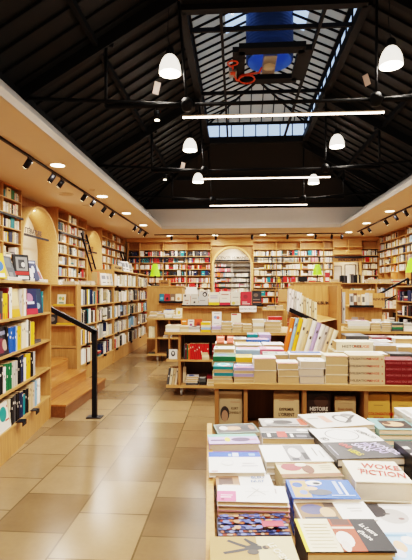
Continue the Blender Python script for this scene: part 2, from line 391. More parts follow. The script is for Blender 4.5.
# ------------------------------------------------------------------ bookcases
def bookcase(label, loc, rz, width, height, depth, divs, rows, plinth=.1, zbase=0, wood_='wood', sides=True, cat='bookcase', name='bookcase', group=None, top=True):
    """front faces local -y; rows = heights of shelf tops; divs = inner divider positions"""
    t = thing(name, label, cat, loc, rz, group, local=True); W = M[wood_]; s = .025
    MB().box((0, depth-.012, 0), (width, depth, height)).build('back_panel', W, t)
    if sides:
        MB().box((0, 0, 0), (s, depth-.012, height)).build('side_panel', W, t)
        MB().box((width-s, 0, 0), (width, depth-.012, height)).build('side_panel', W, t)
    for x in divs: MB().box((x-s/2, .004, plinth), (x+s/2, depth-.012, height-s)).build('divider', W, t)
    if plinth > 0: MB().box((s, .012, 0), (width-s, .03, plinth)).build('plinth', W, t)
    if top: MB().box((s, 0, height-s), (width-s, depth-.012, height)).build('top_board', M['woodx'], t)
    for z in rows: MB().box((s, .002, z-.022), (width-s, depth-.012, z)).build('shelf', M['woodx'], t)
    mtx = Matrix.Translation(loc) @ Matrix.Rotation(rz, 4, 'Z')
    xs = [s]+list(divs)+[width-s]
    return t, mtx, xs

# ================================================================== SETTING
ZS = 3.70; XL, XR, YB = -4.8, 5.95, 19.3       # soffit height, shelf fronts
WL, WR, WB, WN = -5.6, 6.6, 20.2, -4.2
struct(MB().box((WL, WN, -.1), (WR, WB, 0)).build('floor', M['floor']))
struct(MB().box((WL-.1, WN, 0), (WL, WB, 4.6)).build('wall_left', M['cream']))
struct(MB().box((WR, WN, 0), (WR+.1, WB, 4.6)).build('wall_right', M['cream']))
struct(MB().box((WL, WB, 0), (WR, WB+.1, 4.6)).build('wall_back', M['cream']))
struct(MB().box((WL, WN-.1, 0), (WR, WN, 7.0)).build('wall_near', M['cream']))
PZ = .44
b = MB(); b.box((WL, WN, 0.001), (-2.52, 6.6, PZ)); b.box((WL, 6.6, 0.001), (-2.9, YB+.9, PZ)); struct(b.build('floor', M['step']))
b = MB(); b.box((4.05, 4, 0.001), (WR, YB+.9, PZ)); struct(b.build('floor', M['step']))
# soffit ring
SX0, SX1, SY1 = -2.71, 3.73, 16.4
b = MB()
b.box((WL, WN, ZS), (SX0-.03, WB, ZS+.06)); b.box((SX1+.03, WN, ZS), (WR, WB, ZS+.06)); b.box((SX0-.03, SY1+.03, ZS), (SX1+.03, WB, ZS+.06))
struct(b.build('ceiling', M['soffit']))
b = MB()
b.box((SX0-.03, WN, ZS-.004), (SX0, SY1+.03, ZS+.11)); b.box((SX1, WN, ZS-.004), (SX1+.03, SY1+.03, ZS+.11)); b.box((SX0, SY1, ZS-.004), (SX1, SY1+.03, ZS+.11))
struct(b.build('trim_1', M['lip']))
EX0, EX1, EZ = -3.38, 4.63, 4.5
b = MB()
b.poly([(SX0, WN, ZS+.11), (SX0, SY1, ZS+.11), (EX0, SY1, EZ), (EX0, WN, EZ)])
b.poly([(SX1, WN, ZS+.11), (EX1, WN, EZ), (EX1, SY1, EZ), (SX1, SY1, ZS+.11)])
b.poly([(SX0, SY1, ZS+.11), (SX1, SY1, ZS+.11), (EX1, SY1, EZ), (EX0, SY1, EZ)])
struct(b.build('trim_2', M['grey']))
# roof slopes with ribs
LX0, LX1, LZ, LY0, LY1 = -.87, 2.06, 6.0, 7.2, 13.7
b = MB()
b.poly([(EX0, WN, EZ), (EX0, SY1, EZ), (LX0, LY1, LZ), (LX0, WN, LZ)])
b.poly([(EX1, WN, EZ), (LX1, WN, LZ), (LX1, LY1, LZ), (EX1, SY1, EZ)])
b.poly([(EX0, SY1, EZ), (EX1, SY1, EZ), (LX1, LY1, LZ), (LX0, LY1, LZ)])
b.poly([(LX0, WN, LZ), (LX0, LY0, LZ), (LX1, LY0, LZ), (LX1, WN, LZ)])
y = WN+.3
while y < SY1-.1:
    k = 1 if y <= LY1 else (SY1-y)/(SY1-LY1)
    for e, l in ((EX0, LX0), (EX1, LX1)):
        b.bar((e, y, EZ-.02), (e+(l-e)*k, y, EZ-.02+(LZ-EZ)*k), .022, .035, 1)
    y += .36
for f_ in (.5,):
    for e, l in ((EX0, LX0), (EX1, LX1)):
        b.bar((e+(l-e)*f_, WN, EZ+(LZ-EZ)*f_-.06), (e+(l-e)*f_, SY1-(SY1-LY1)*f_, EZ+(LZ-EZ)*f_-.06), .07, .1, 1)
    b.bar((EX0+(LX0-EX0)*f_, SY1-(SY1-LY1)*f_, EZ+(LZ-EZ)*f_-.06), (EX1+(LX1-EX1)*f_, SY1-(SY1-LY1)*f_, EZ+(LZ-EZ)*f_-.06), .07, .1, 1)
for e, l in ((EX0, LX0), (EX1, LX1)): b.bar((e, SY1, EZ-.05), (l, LY1, LZ-.05), .1, .14, 1)
b.bar((EX0, WN, EZ-.05), (EX0, SY1, EZ-.05), .16, .16, 1); b.bar((EX1, WN, EZ-.05), (EX1, SY1, EZ-.05), .16, .16, 1); b.bar((EX0, SY1, EZ-.02), (EX1, SY1, EZ-.02), .16, .12, 1)
struct(b.build('ceiling', [M['roofpanel'], M['roofrib']]))
# lantern: curb, glazed sides, frosted boards, muntins
VZ = 6.5; RZ = 7.15; RX = (LX0+LX1)/2; HY0, HY1 = LY0+1.46, LY1-1.46
b = MB()
for p, q in (((LX0, LY0), (LX0, LY1)), ((LX1, LY0), (LX1, LY1)), ((LX0, LY0), (LX1, LY0)), ((LX0, LY1), (LX1, LY1))):
    b.bar((*p, LZ), (*q, LZ), .14, .18); b.bar((*p, VZ), (*q, VZ), .08, .07)
n = 14
for i in range(n+1):
    yy = LY0+(LY1-LY0)*i/n
    for x in (LX0, LX1): b.bar((x, yy, LZ), (x, yy, VZ), .03, .03, up=(0, 1, 0))
for i in range(9):
    xx = LX0+(LX1-LX0)*i/8
    for yy in (LY0, LY1): b.bar((xx, yy, LZ), (xx, yy, VZ), .03, .03, up=(0, 1, 0))
for i in range(1, 22):
    yy = LY0+(LY1-LY0)*i/22; k = min(1, (yy-LY0)/1.46, (LY1-yy)/1.46)
    for x in (LX0, LX1): b.bar((x, yy, VZ-.02), (x+(RX-x)*k, yy, VZ-.02+(RZ-VZ)*k), .025, .04)
for i in range(1, 9):
    xx = LX0+(LX1-LX0)*i/9; k = min(1, (xx-LX0)/1.46, (LX1-xx)/1.46)
    for yy, s_ in ((LY0, 1), (LY1, -1)): b.bar((xx, yy, VZ-.02), (xx, yy+s_*1.46*k, VZ-.02+(RZ-VZ)*k), .025, .04)
for x in (LX0, LX1):
    b.bar((x, LY0, VZ), (RX, HY0, RZ-.02), .05, .06); b.bar((x, LY1, VZ), (RX, HY1, RZ-.02), .05, .06)
b.bar((RX, HY0, RZ-.03), (RX, HY1, RZ-.03), .06, .08)
for x in (LX0+.62, LX1-.62): b.bar((x, LY0, LZ+.02), (x, LY1, LZ+.02), .05, .08)
for yy in (7.9, 10.45, 12.4): b.bar((LX0, yy, LZ+.02), (LX1, yy, LZ+.02), .05, .07)
struct(b.build('trim_3', M['iron']))
b = MB(); g = MB()
GY0, GY1 = 8.45, 9.55
def strip(y0, y1, dst):
    for x in (LX0, LX1):
        k0 = max(0, min(1, (y0-LY0)/1.46, (LY1-y0)/1.46)); k1 = max(0, min(1, (y1-LY0)/1.46, (LY1-y1)/1.46))
        dst.poly([(x, y0, VZ), (x, y1, VZ), (x+(RX-x)*k1, y1, VZ+(RZ-VZ)*k1), (x+(RX-x)*k0, y0, VZ+(RZ-VZ)*k0)])
def strip_k(y0, y1, k0, k1, dst):
    for x in (LX0, LX1): dst.poly([(x+(RX-x)*k0, y0, VZ+(RZ-VZ)*k0), (x+(RX-x)*k0, y1, VZ+(RZ-VZ)*k0), (x+(RX-x)*k1, y1, VZ+(RZ-VZ)*k1), (x+(RX-x)*k1, y0, VZ+(RZ-VZ)*k1)])
strip(LY0, HY0, b); strip(9.4, HY1, b); strip(HY1, LY1, b); strip_k(HY0, 9.4, 0, .45, b); strip_k(HY0, 9.4, .45, 1, g)
b.poly([(LX0, LY1, VZ), (LX1, LY1, VZ), (RX, HY1, RZ)]); b.poly([(LX0, LY0, VZ), (LX1, LY0, VZ), (RX, HY0, RZ)])
struct(b.build('ceiling', M['frost']))
struct(g.build('window_1', M['glass']))
for k, pts in enumerate(([(LX0, LY0, LZ), (LX0, LY1, LZ), (LX0, LY1, VZ), (LX0, LY0, VZ)], [(LX1, LY0, LZ), (LX1, LY1, LZ), (LX1, LY1, VZ), (LX1, LY0, VZ)],
                        [(LX0, LY1, LZ), (LX1, LY1, LZ), (LX1, LY1, VZ), (LX0, LY1, VZ)], [(LX0, LY0, LZ), (LX1, LY0, LZ), (LX1, LY0, VZ), (LX0, LY0, VZ)])):
    struct(MB().poly(pts).build(f'window_{k+2}', M['glass']))
# world
w = bpy.data.worlds.new('sky'); SC.world = w; w.use_nodes = True
bg = w.node_tree.nodes['Background']; bg.inputs[0].default_value = (.55, .72, 1, 1); bg.inputs[1].default_value = 1.6

# ================================================================== ROOF STEEL, DUCT, LAMPS
DTX, DTY = RX+.08, 9.15
t = thing('ventilation_duct', 'ribbed dark blue round duct hanging in the roof lantern on a black square frame', 'air duct', (DTX, DTY, 6.0))
b = MB(); prof = []
for i in range(19):
    z = 6.06+i*.062; prof += [(.455, z), (.475, z+.02), (.475, z+.04)]
b.lathe(prof, (DTX, DTY, 0), 32); b.build('duct_wall', M['blueduct'], t)
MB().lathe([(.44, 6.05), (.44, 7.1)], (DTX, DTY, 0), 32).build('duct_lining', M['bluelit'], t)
b = MB(); s = .62
for a_, c_ in (((-s, -s), (s, -s)), ((s, -s), (s, s)), ((s, s), (-s, s)), ((-s, s), (-s, -s))): b.bar((DTX+a_[0], DTY+a_[1], 6.0), (DTX+c_[0], DTY+c_[1], 6.0), .24, .1)
b.build('square_frame', M['iron'], t)
b = MB(); b.box((DTX-.13, DTY-.3, 6.02), (DTX+.13, DTY+.44, 6.2)); b.build('fan_motor', M['steel'], t)
MB().lathe([(0, 5.98), (.12, 5.98), (.12, 6.2)], (DTX, DTY+.1, 0), 16).build('motor_cap', plain('motor_cap', '#b8ac92', .5), t)
t = thing('junction_box', 'small grey box on the left side of the blue duct frame', 'electrical box', (DTX-.72, DTY+.1, 5.9))
MB().box((DTX-.82, DTY+.02, 5.9), (DTX-.66, DTY+.3, 6.0)).build('box_body', M['steel'], t)
MB().box((DTX-.79, DTY+.05, 5.885), (DTX-.69, DTY+.15, 5.9)).build('cover_plate', M['orange'], t)
b = MB(); pts = [(DTX-.74, DTY-.05, 5.98)]
for i in range(13): a_ = pi*.5+i/12*2*pi; pts.append((DTX-.74+.1*cos(a_), DTY-.22+.1*sin(a_), 5.93+.002*i))
pts += [(DTX-.74, DTY+.1, 5.92), (DTX-.66, DTY+.42, 5.9)]
for i in range(17): a_ = pi+i/16*2.3*pi; pts.append((DTX-.45+.17*cos(a_), DTY+.42+.2*sin(a_), 5.9+.002*i))
pts += [(DTX-.2, DTY+.2, 5.94), (DTX-.15, DTY+.1, 6.0)]
b.path(pts, .018, 6); tag(b.build('cable', M['orange']), 'orange cable looped beside the blue duct in the roof lantern', 'cable')
def truss(Y, which, first):
    t = thing('roof_truss', f'black steel roof truss with a thin tie pipe, {which}', 'truss', (RX, Y, 4.25), 0, 'black roof trusses')
    hubs = (-.737, 2.048); HZ = 4.245
    for e, l, h in ((EX0, LX0, hubs[0]), (EX1, LX1, hubs[1])):
        MB().bar((e, Y, EZ-.08), (l, Y, LZ-.1), .1, .2).build('rafter', M['iron'], t)
        xm = e+(h-e)*.53; zr = EZ+(LZ-EZ)*(xm-e)/(l-e)-.12
        MB().tube((xm, Y, HZ), (xm, Y, zr), .025, 8).build('strut', M['iron'], t)
        MB().bar((xm, Y, zr), (xm+.12*(1 if e < 0 else -1), Y, zr-.02), .03, .1).build('bracket', M['iron'], t)
        MB().tube((h, Y, HZ), (l, Y, LZ-.1), .022, 8).build('hanger', M['iron'], t)
        MB().tube((h, Y, HZ), (e, Y, EZ-.08), .03, 8).build('diagonal', M['iron'], t)
        MB().tube((xm, Y, HZ), (h, Y, HZ), .04, 8).build('tie_pipe', M['iron'], t)
        MB().lathe([(.0, HZ-.1), (.07, HZ-.085), (.1, HZ), (.07, HZ+.085), (0, HZ+.1)], (h, Y, 0), 14).build('hub_joint', M['iron'], t)
    MB().tube((hubs[0], Y, HZ), (hubs[1], Y, HZ), .03, 8).build('tie_pipe', M['iron'], t)
    return t
for Y, wh in ((-.4, 'behind the viewer'), (3.1, 'overhead the foreground table'), (6.75, 'nearest in view, under the blue duct'), (10.5, 'second from the front, under the lantern'), (13.9, 'farthest, behind the lantern')): truss(Y, wh, 0)
# linear LED lights
for Y, wh in ((-.4, 'behind the viewer'), (3.1, 'overhead the foreground table'), (6.74, 'longest looking and nearest of the row'), (10.51, 'middle one of the three in view'), (13.86, 'farthest and shortest looking, near the grey fascia')):
    t = thing('linear_light', f'long white light bar across the hall, {wh}', 'light', (RX, Y, 4.05), 0, 'long white light bars')
    MB().box((-.8, Y-.022, 4.04), (2.16, Y+.022, 4.05)).build('diffuser', M['led'], t)
    MB().box((-.8, Y-.025, 4.0505), (2.16, Y+.025, 4.07)).build('housing', M['white'], t)
    d_ = lamp('AREA', 'linear_light_glow', (RX+.08, Y, 4.03), 270 if Y < 5 else 190, (1, .96, .91), .3); d_.data.shape = 'RECTANGLE'; d_.data.size = 2.9; d_.data.size_y = .08
    for x in (-.6, 1.96): MB().tube((x, Y, 4.07), (x, Y, 4.24), .006, 6).build('suspension_wire', M['iron'], t)
# glass pendants
def pendant(x, y, z, label):
    t = thing('pendant_lamp', label, 'lamp', (x, y, z), 0, 'glowing bell glass pendants')
    prof = [(.165, 0), (.168, .03), (.155, .12), (.125, .2), (.085, .255), (.06, .275)]
    MB().lathe(prof, (x, y, z), 24).lathe([(r-.006, h) for r, h in prof][::-1], (x, y, z), 24).build('glass_shade', M['shade'], t)
    MB().lathe([(0, .40), (.05, .39), (.065, .34), (.068, .275), (0.06, .262)], (x, y, z), 16).build('lamp_cap', M['iron'], t)
    k = max(0, min(1, (x-EX0)/(LX0-EX0) if x < RX else (EX1-x)/(EX1-LX1))); zr = EZ+(LZ-EZ)*k
    b = MB(); b.path([(x, y, z+.4), (x-.03, y, z+.55), (x-.035, y, z+.7), (x, y, zr)], .006, 6); b.build('cord', M['iron'], t)
    MB().lathe([(0, .17), (.05, .15), (.06, .1), (.04, .05), (0, .04)], (x, y, z), 12).build('bulb', emis('bulb_'+label[:6], '#fff0d8', 12), t)
    lamp('POINT', 'pendant_glow', (x, y, z-.06), 45, (1, .94, .86), .12)
Z0 = 4.72
for (x, y, lb) in ((-.995, 6.75, 'bell glass pendant lamp, largest on the left side'), (2.257, 6.73, 'bell glass pendant lamp, largest on the right side'), (-1.076, 10.5, 'bell glass pendant lamp, middle one of the left row'),
                   (2.3, 10.45, 'bell glass pendant lamp, middle one of the right row'), (-1.15, 13.62, 'bell glass pendant lamp, farthest on the left, beside a light bar'), (2.375, 14.0, 'bell glass pendant lamp, farthest on the right, beside a light bar'),
                   (-1.0, 3.1, 'bell glass pendant lamp on the left above the foreground'), (2.26, 3.1, 'bell glass pendant lamp on the right above the foreground')): pendant(x, y, Z0, lb)
# little white boxes and spots on the roof
for (px, py, Y, lb) in ((157, 88, 7.4, 'small white emergency light box on the dark left roof slope'), (366, 80, 8.2, 'small white emergency light box on the dark right roof slope'), (183, 166, 11.4, 'small white emergency light box far up the left slope')):
    p = on_y(px, py, Y); t = thing('emergency_light', lb, 'light', p, 0, None)
    mt = Matrix.Translation(p) @ Matrix.Rotation(.35 if p.x < 0 else -.5, 4, 'Y') @ Matrix.Rotation(.5, 4, 'X')
    MB().box((-.055, -.005, -.1), (.055, .05, .1), mtx=mt).build('housing', M['iron'], t)
    MB().box((-.05, -.03, -.095), (.05, -.006, .095), mtx=mt).build('white_cover', plain('emergency_cover', '#d9c6bc', .5), t)
for (px, py, Y, lb) in ((157, 116, 6.75, 'small black spot hanging under the nearest truss pipe'), (165, 177, 10.5, 'small lit spot hanging under the second truss pipe')):
    p = on_y(px, py, Y); t = thing('truss_spot', lb, 'spotlight', p)
    MB().tube(p-Vector((0, 0, .06)), p+Vector((0, 0, .07)), .045, 10).build('spot_body', M['iron'], t)
    MB().tube(p-Vector((0, 0, .068)), p-Vector((0, 0, .061)), .038, 10).build('lens', M['spotface'], t)
    MB().tube(p+Vector((0, 0, .07)), (p.x, p.y, 4.245), .01, 6).build('stem', M['iron'], t)
# downlights
def downlight(x, y, lb, pw):
    t = thing('downlight', lb, 'light', (x, y, ZS), 0, 'round ceiling downlights')
    MB().lathe([(.125, ZS-.012), (.14, ZS-.006), (.14, ZS)], (x, y, 0), 24).build('ring', M['white'], t)
    MB().lathe([(0, ZS-.009), (.125, ZS-.009)], (x, y, 0), 24).build('diffuser', M['diff'], t)
    lamp('AREA', 'downlight_glow', (x, y, ZS-.03), pw, (1, .93, .83), .25)
for i, y in enumerate((.5, 3.0, 5.45, 7.9, 10.6, 12.97, 15.4)):
    downlight(-3.2, y, ('round downlight in the left soffit, '+['behind the viewer', 'out of frame near the viewer', 'just left of the frame', 'nearest in view', 'second in view', 'third in view', 'farthest before the back wall'][i]), 28 if y < 6 else 60)
for i, y in enumerate((3.0, 5.6, 8.2, 10.7, 13.14, 15.44, 17.79)):
    downlight(4.37, y, ('round downlight in the right soffit, '+['out of frame near the viewer', 'out of frame beside the display tables', 'out of frame over the right stairs', 'out of frame over the low shelves', 'nearest in view', 'second in view', 'farthest, by the back corner'][i]), 60)
for i, x in enumerate((-2.73, -.86, 1.1, 3.0)):
    downlight(x, 18.45, 'round downlight over the back shelves, '+['left of the arch by the corner', 'just left of the arch', 'just right of the arch', 'farthest right of the arch'][i], 60)
for (px, py, lb, r) in ((66, 194, 'round flush ceiling speaker between two left downlights', .16), (92, 189.5, 'small flat smoke detector on the left soffit', .06), (88, 205, 'round ceiling speaker farther along the left soffit', .14)):
    p = on_z(px, py, ZS); t = thing('ceiling_speaker' if 'speaker' in lb else 'smoke_detector', lb, 'speaker' if 'speaker' in lb else 'detector', p)
    MB().lathe([(r*1.1, ZS), (r*1.1, ZS-.012), (r, ZS-.015)], (p.x, p.y, 0), 20).build('rim', M['soffit'], t)
    MB().lathe([(r, ZS-.012), (0, ZS-.02)], (p.x, p.y, 0), 20).build('grille', plain('speaker_grille', '#c8b596', .7, 0, .1, .3, 90), t)
# tracks with spots
def track(p0, p1, lb):
    t = thing('track_rail', lb, 'track', p0)
    MB().bar((p0[0], p0[1], ZS-.02), (p1[0], p1[1], ZS-.02), .04, .035).build('rail', M['black'], t)
    return t
track((-3.44, 2.5, 0), (-3.46, 17.6, 0), 'long black light track on the left soffit'); track((4.65, 3, 0), (4.65, 17.6, 0), 'long black light track on the right soffit'); track((-3.3, 18.05, 0), (4.4, 18.05, 0), 'black light track across the soffit before the back wall')
def track_spot(x, y, aim, lb, group, power):
    t = thing('track_spot', lb, 'spotlight', (x, y, ZS-.04), 0, group)
    c = Vector((x, y, ZS-.14)); d = (Vector(aim)-c).normalized()
    MB().tube((x, y, ZS-.037), (x, y, ZS-.1), .012, 8).build('stem', M['black'], t)
    MB().tube(c-d*.07, c+d*.09, .05, 14).build('spot_can', M['black'], t)
    MB().tube(c+d*.091, c+d*.093, .042, 14).build('lens', M['spotface'], t)
    o = lamp('SPOT', 'spot_glow', c+d*.1, power, (1, .93, .82), .05, (-d).to_track_quat('Z', 'Y').to_euler(), 1.9)
ls = (4.6, 5.6, 7.27, 8.25, 8.68, 10.03, 10.68, 11.58, 12.35, 15.2, 16.0, 16.9)
for i, y in enumerate(ls):
    track_spot(-3.45, y, (XL, y+.3, 1.9), f'black can spot on the left track, {ORD[i]} from the near end', 'spots on the left track', 30)
for i, y in enumerate((5, 7, 9, 11, 12.67, 13.45, 14.32, 16.1, 17.0)):
    track_spot(4.65, y, (XR, y+.3, 1.9), f'black can spot on the right track, {ORD[i]} from the near end', 'spots on the right track', 40)
for i, x in enumerate((-2.6, -1.54, -.81, .64, 2.04, 3.14, 3.77, 4.16)):
    track_spot(x, 18.05, (x, YB, 2.0), f'black can spot on the back track, {ORD[i]} from the left', 'spots on the back track', 26)

# ================================================================== WALL BOOKCASES
def wall_case(label, loc, rz, width, divs, w, rows_z, zb, h, skip=(), hi=3.4):
    rows = [z-zb for z in rows_z]
    t, mtx, xs = bookcase(label, loc, rz, width, h, .35, divs, rows, .08, wood_='wood', group=None)
    zs = rows+[h-.02]
    for k in range(len(rows)):
        for a, c in zip(xs, xs[1:]):
            if (k, round(a, 2)) in skip: continue
            ww = w[k] if isinstance(w, list) else w
            if ww is None: continue
            hm = zs[k+1]-zs[k]-.03
            if rows_z[k] > hi-.01 and R.random() < .65: continue
            fill_far(mtx, a+.015, c-.015, rows[k], hm, ww)
    return t
HZs = [.55, .88, 1.21, 1.54, 1.87, 2.10, 2.42, 2.74, 3.07, 3.39]
HZs = [.55, .88, 1.2, 1.52, 1.84, 2.16, 2.47, 2.78, 3.09, 3.40]
def even(width, n): return [width*i/n for i in range(1, n)]
# left wall, facing +X
for (y0, y1, n, lb) in ((5.0, 9.8, 6, 'tall birch wall bookcase left of the near arch'), (11.86, 14.22, 3, 'tall birch wall bookcase between the two left arches'), (15.86, 19.28, 5, 'tall birch wall bookcase between the far arch and the corner')):
    wall_case(lb, (XL, y0, PZ), pi/2, y1-y0, even(y1-y0, n), W_FR, HZs, PZ, ZS-PZ-.004)
# right wall, facing -X
ROW_R = [W_FR]*10
for (y0, y1, n, lb) in ((19.28, 14.0, 7, 'tall birch wall bookcase at the far right wall'), (13.96, 7.5, 8, 'tall birch wall bookcase at the near right wall')):
    wall_case(lb, (XR, y0, PZ), -pi/2, y0-y1, even(y0-y1, n), [W_FR, W_FR, W_FR, W_FR, None]+[W_FR]*5, HZs, PZ, ZS-PZ-.004)
# back wall, facing -Y
BZs = [.4, .69, .98, 1.27, 1.56, 1.78, 2.07, 2.35, 2.63, 2.91, 3.2]
def back_case(lb, x0, x1, divs, w, skip=()):
    wall_case(lb, (x0, YB, 0), 0, x1-x0, [d-x0 for d in divs], w, BZs, 0, 3.55, skip, hi=3.2)
back_case('birch wall bookcase at the back wall left of the arch', -4.72, -1.06, (-4.18, -3.15, -2.12), [W_FR, W_FR, W_FR, W_FR, W_RED, W_RED, W_DARK, W_RED, W_DARK, W_DARK, W_RED])
back_case('birch wall bookcase at the back wall right of the arch', .72, 4.12, (1.72, 2.73, 3.71), [W_FR, W_FR, W_FR, W_RED, W_RED, W_RED, W_FR, W_FR, W_FR, W_FR, W_FR])
back_case('narrow birch wall bookcase at the back right corner', 5.25, 5.98, (), W_FR)
# birch frieze above the back shelves
struct(MB().box((-4.8, YB+.01, 3.555), (6.0, YB+.05, ZS)).build('trim_4', M['woodx']))
struct(MB().box((-1.06, YB+.02, 3.36), (.72, YB+.05, 3.555)).build('trim_5', M['woodx']))

def arch_poly(w, zs, r, n=20):
    pts = [(-w, 0), (-w, zs)]
    for i in range(1, n): a = pi-pi*i/n; pts.append((r*cos(a), zs+r*sin(a)))
    return pts+[(w, zs), (w, 0)]
def arch_lining(mtx, ro, ri, zs, depth, name):
    b = MB(); o = arch_poly(ro, zs, ro); i = arch_poly(ri, zs, ri); n = len(o)
    for y in (0, depth):
        for p in o: b.v.append(tuple(mtx @ Vector((p[0], y, p[1]))))
        for p in i: b.v.append(tuple(mtx @ Vector((p[0], y, p[1]))))
    for k in range(n-1):
        b.face([k, k+1, n+k+1, n+k]); b.face([n+k, n+k+1, 3*n+k+1, 3*n+k], 0, True); b.face([k+1, k, 2*n+k, 2*n+k+1], 0, True); b.face([2*n+k+1, 2*n+k, 3*n+k, 3*n+k+1])
    return struct(b.build(name, M['archwood']))
def spandrel(mtx, r, zs, w, ztop, name, y=.03):
    b = MB(); n = 20
    for i in range(n):
        a0 = pi-pi*i/n; a1 = pi-pi*(i+1)/n
        b.poly([tuple(mtx @ Vector(p)) for p in ((r*cos(a0), y, zs+r*sin(a0)), (r*cos(a1), y, zs+r*sin(a1)), (r*cos(a1), y, ztop), (r*cos(a0), y, ztop))])
    return struct(b.build(name, M['panel']))
SIGN = colmat('#17161a')
# left arches
for k, (yc, ro, zt) in enumerate(((10.83, 1.03, 3.5), (15.04, .82, 3.46))):
    mtx = Matrix.Translation((XL+.01, yc, PZ)) @ Matrix.Rotation(pi/2, 4, 'Z'); zs = zt-ro-PZ
    arch_lining(mtx, ro, ro-.05, zs, .56, f'trim_{6+2*k}'); spandrel(mtx, ro, zs, ro, ZS-PZ-.005, f'trim_{7+2*k}', .32)
    struct(MB().box((XL-.59, yc-ro, PZ), (XL-.54, yc+ro, ZS)).build('wall_left', M['cream']))
    t = thing('arch_spot', f'tiny downlight at the top of the {["near", "far"][k]} left arch', 'light', (XL-.2, yc, zt-.07))
    MB().tube((XL-.2, yc, zt-.085), (XL-.2, yc, zt-.052), .05, 12).build('can', M['white'], t); MB().tube((XL-.2, yc, zt-.087), (XL-.2, yc, zt-.0855), .04, 12).build('lens', M['spotface'], t)
    lamp('POINT', 'arch_glow', (XL-.3, yc, zt-.25), 14, (1, .94, .86), .05)
    t = thing('arch_sign', ['black bar carrying standing letters across the near left arch', 'black bar across the far left arch'][k], 'sign', (XL-.5, yc, 2.7))
    MB().box((XL-.12, yc-ro+.06, 2.72), (XL-.08, yc+ro*.62, 2.77)).build('bar', M['black'], t)
    text(['LITTÉRATURE', 'VOYAGES'][k], SIGN, t, (XL-.1, yc-ro*.28, 2.85), (pi/2, 0, pi/2), .17, 'lettering')
t = thing('poster', 'tall dark poster on the cream back of the near left arch', 'poster', (XL-.53, 10.3, 2.2))
MB().box((XL-.539, 10.2, 1.9), (XL-.525, 10.42, 2.6)).build('frame', M['black'], t); MB().box((XL-.5245, 10.23, 1.93), (XL-.52, 10.39, 2.57)).build('print', colmat('#6d6a64'), t)
# back arch
XA, RA = -.16, .88
mtx = Matrix.Translation((XA, YB-.05, 0)); arch_lining(mtx, RA, RA-.08, 3.33-RA, .45, 'trim_10'); spandrel(mtx, RA, 3.33-RA, RA, 3.37, 'trim_11', .2)
struct(MB().box((XA-RA, YB+.42, 0), (XA+RA, YB+.46, 3.4)).build('wall_back', M['white']))
t = thing('arch_sign', 'black bar with small standing letters across the back arch', 'sign', (XA, YB+.05, 2.73))
MB().box((XA-RA+.08, YB-.02, 2.68), (XA+RA-.08, YB+.03, 2.745)).build('bar', M['black'], t)
text('SCIENCES  HUMAINES', SIGN, t, (XA, YB-.0, 2.82), (pi/2, 0, 0), .17, 'lettering', .8)
lamp('AREA', 'arch_glow', (XA, YB-.02, 3.2), 6, (1, .93, .82), .3, (.5, 0, 0))
t, mtx, xs = bookcase('white lit bookcase inside the back arch', (XA-RA+.085, YB+.06, 0), 0, 2*RA-.17, 2.68, .34, [.78], [.4, .7, 1.0, 1.3, 1.58, 1.8, 2.02, 2.24, 2.46], .08)
for o in t.children: o.data.materials[0] = M['iron'] if o.name.startswith('shelf') else M['white']
for z, z2 in zip([.4, .7, 1.0, 1.3, 1.58, 1.8, 2.02, 2.24, 2.46], [.7, 1.0, 1.3, 1.58, 1.8, 2.02, 2.24, 2.46, 2.66]):
    fill_far(mtx, .03, .76, z, z2-z-.03, {'white': 6, 'cream': 3, 'pink': 3, 'red': 3, 'orange': 3, 'light blue': 2, 'teal': 1, 'beige': 3})
    if z < 2.1: fill_far(mtx, .8, 1.5, z, z2-z-.03, {'white': 10, 'cream': 3, 'pale grey': 3, 'pink': 1})
# doorway passage at right of back wall
struct(MB().box((4.12, YB+.02, 2.62), (5.25, YB+.06, 3.555)).build('trim_12', M['woodx']))
t = thing('wall_shelf', 'birch box shelves above the back doorway', 'shelf', (4.12, YB, 2.95))
for z in (2.95, 3.25): MB().box((4.125, YB-.28, z-.02), (5.245, YB+.015, z)).build('board', M['woodx'], t)
MB().box((4.66, YB-.28, 2.95), (4.685, YB+.015, 3.55)).build('divider', M['wood'], t)
t = thing('doorway_sign', 'black lintel bar with letters over the right back doorway', 'sign', (4.7, YB-.1, 2.83))
MB().box((4.13, YB-.16, 2.78), (5.24, YB-.1, 2.86)).build('bar', M['black'], t)
text('POLICIERS', SIGN, t, (4.68, YB-.165, 2.70), (pi/2, 0, 0), .14, 'lettering', 1.3)
struct(MB().box((4.12, YB+.5, 0), (5.25, YB+.55, 3.2)).build('wall_back', M['cream']))
for (x0, x1, z0, z1, lb, cc) in ((4.2, 4.55, 1.75, 2.5, 'framed white print on the left in the back doorway', '#cfc9bc'), (4.68, 5.15, 1.7, 2.55, 'large framed cream print on the right in the back doorway', '#e4dfd2')):
    t = thing('framed_print', lb, 'picture', (x0, YB+.49, z0)); MB().box((x0, YB+.47, z0), (x1, YB+.495, z1)).build('frame', M['black'], t)
    b = MB(); b.poly([(x0+.03, YB+.468, z0+.03), (x1-.03, YB+.468, z0+.03), (x1-.03, YB+.468, z1-.03), (x0+.03, YB+.468, z1-.03)]); b.build('print', colmat(cc), t)
lamp('AREA', 'passage_glow', (4.7, YB+.15, 3.1), 14, (1, .93, .82), .3)
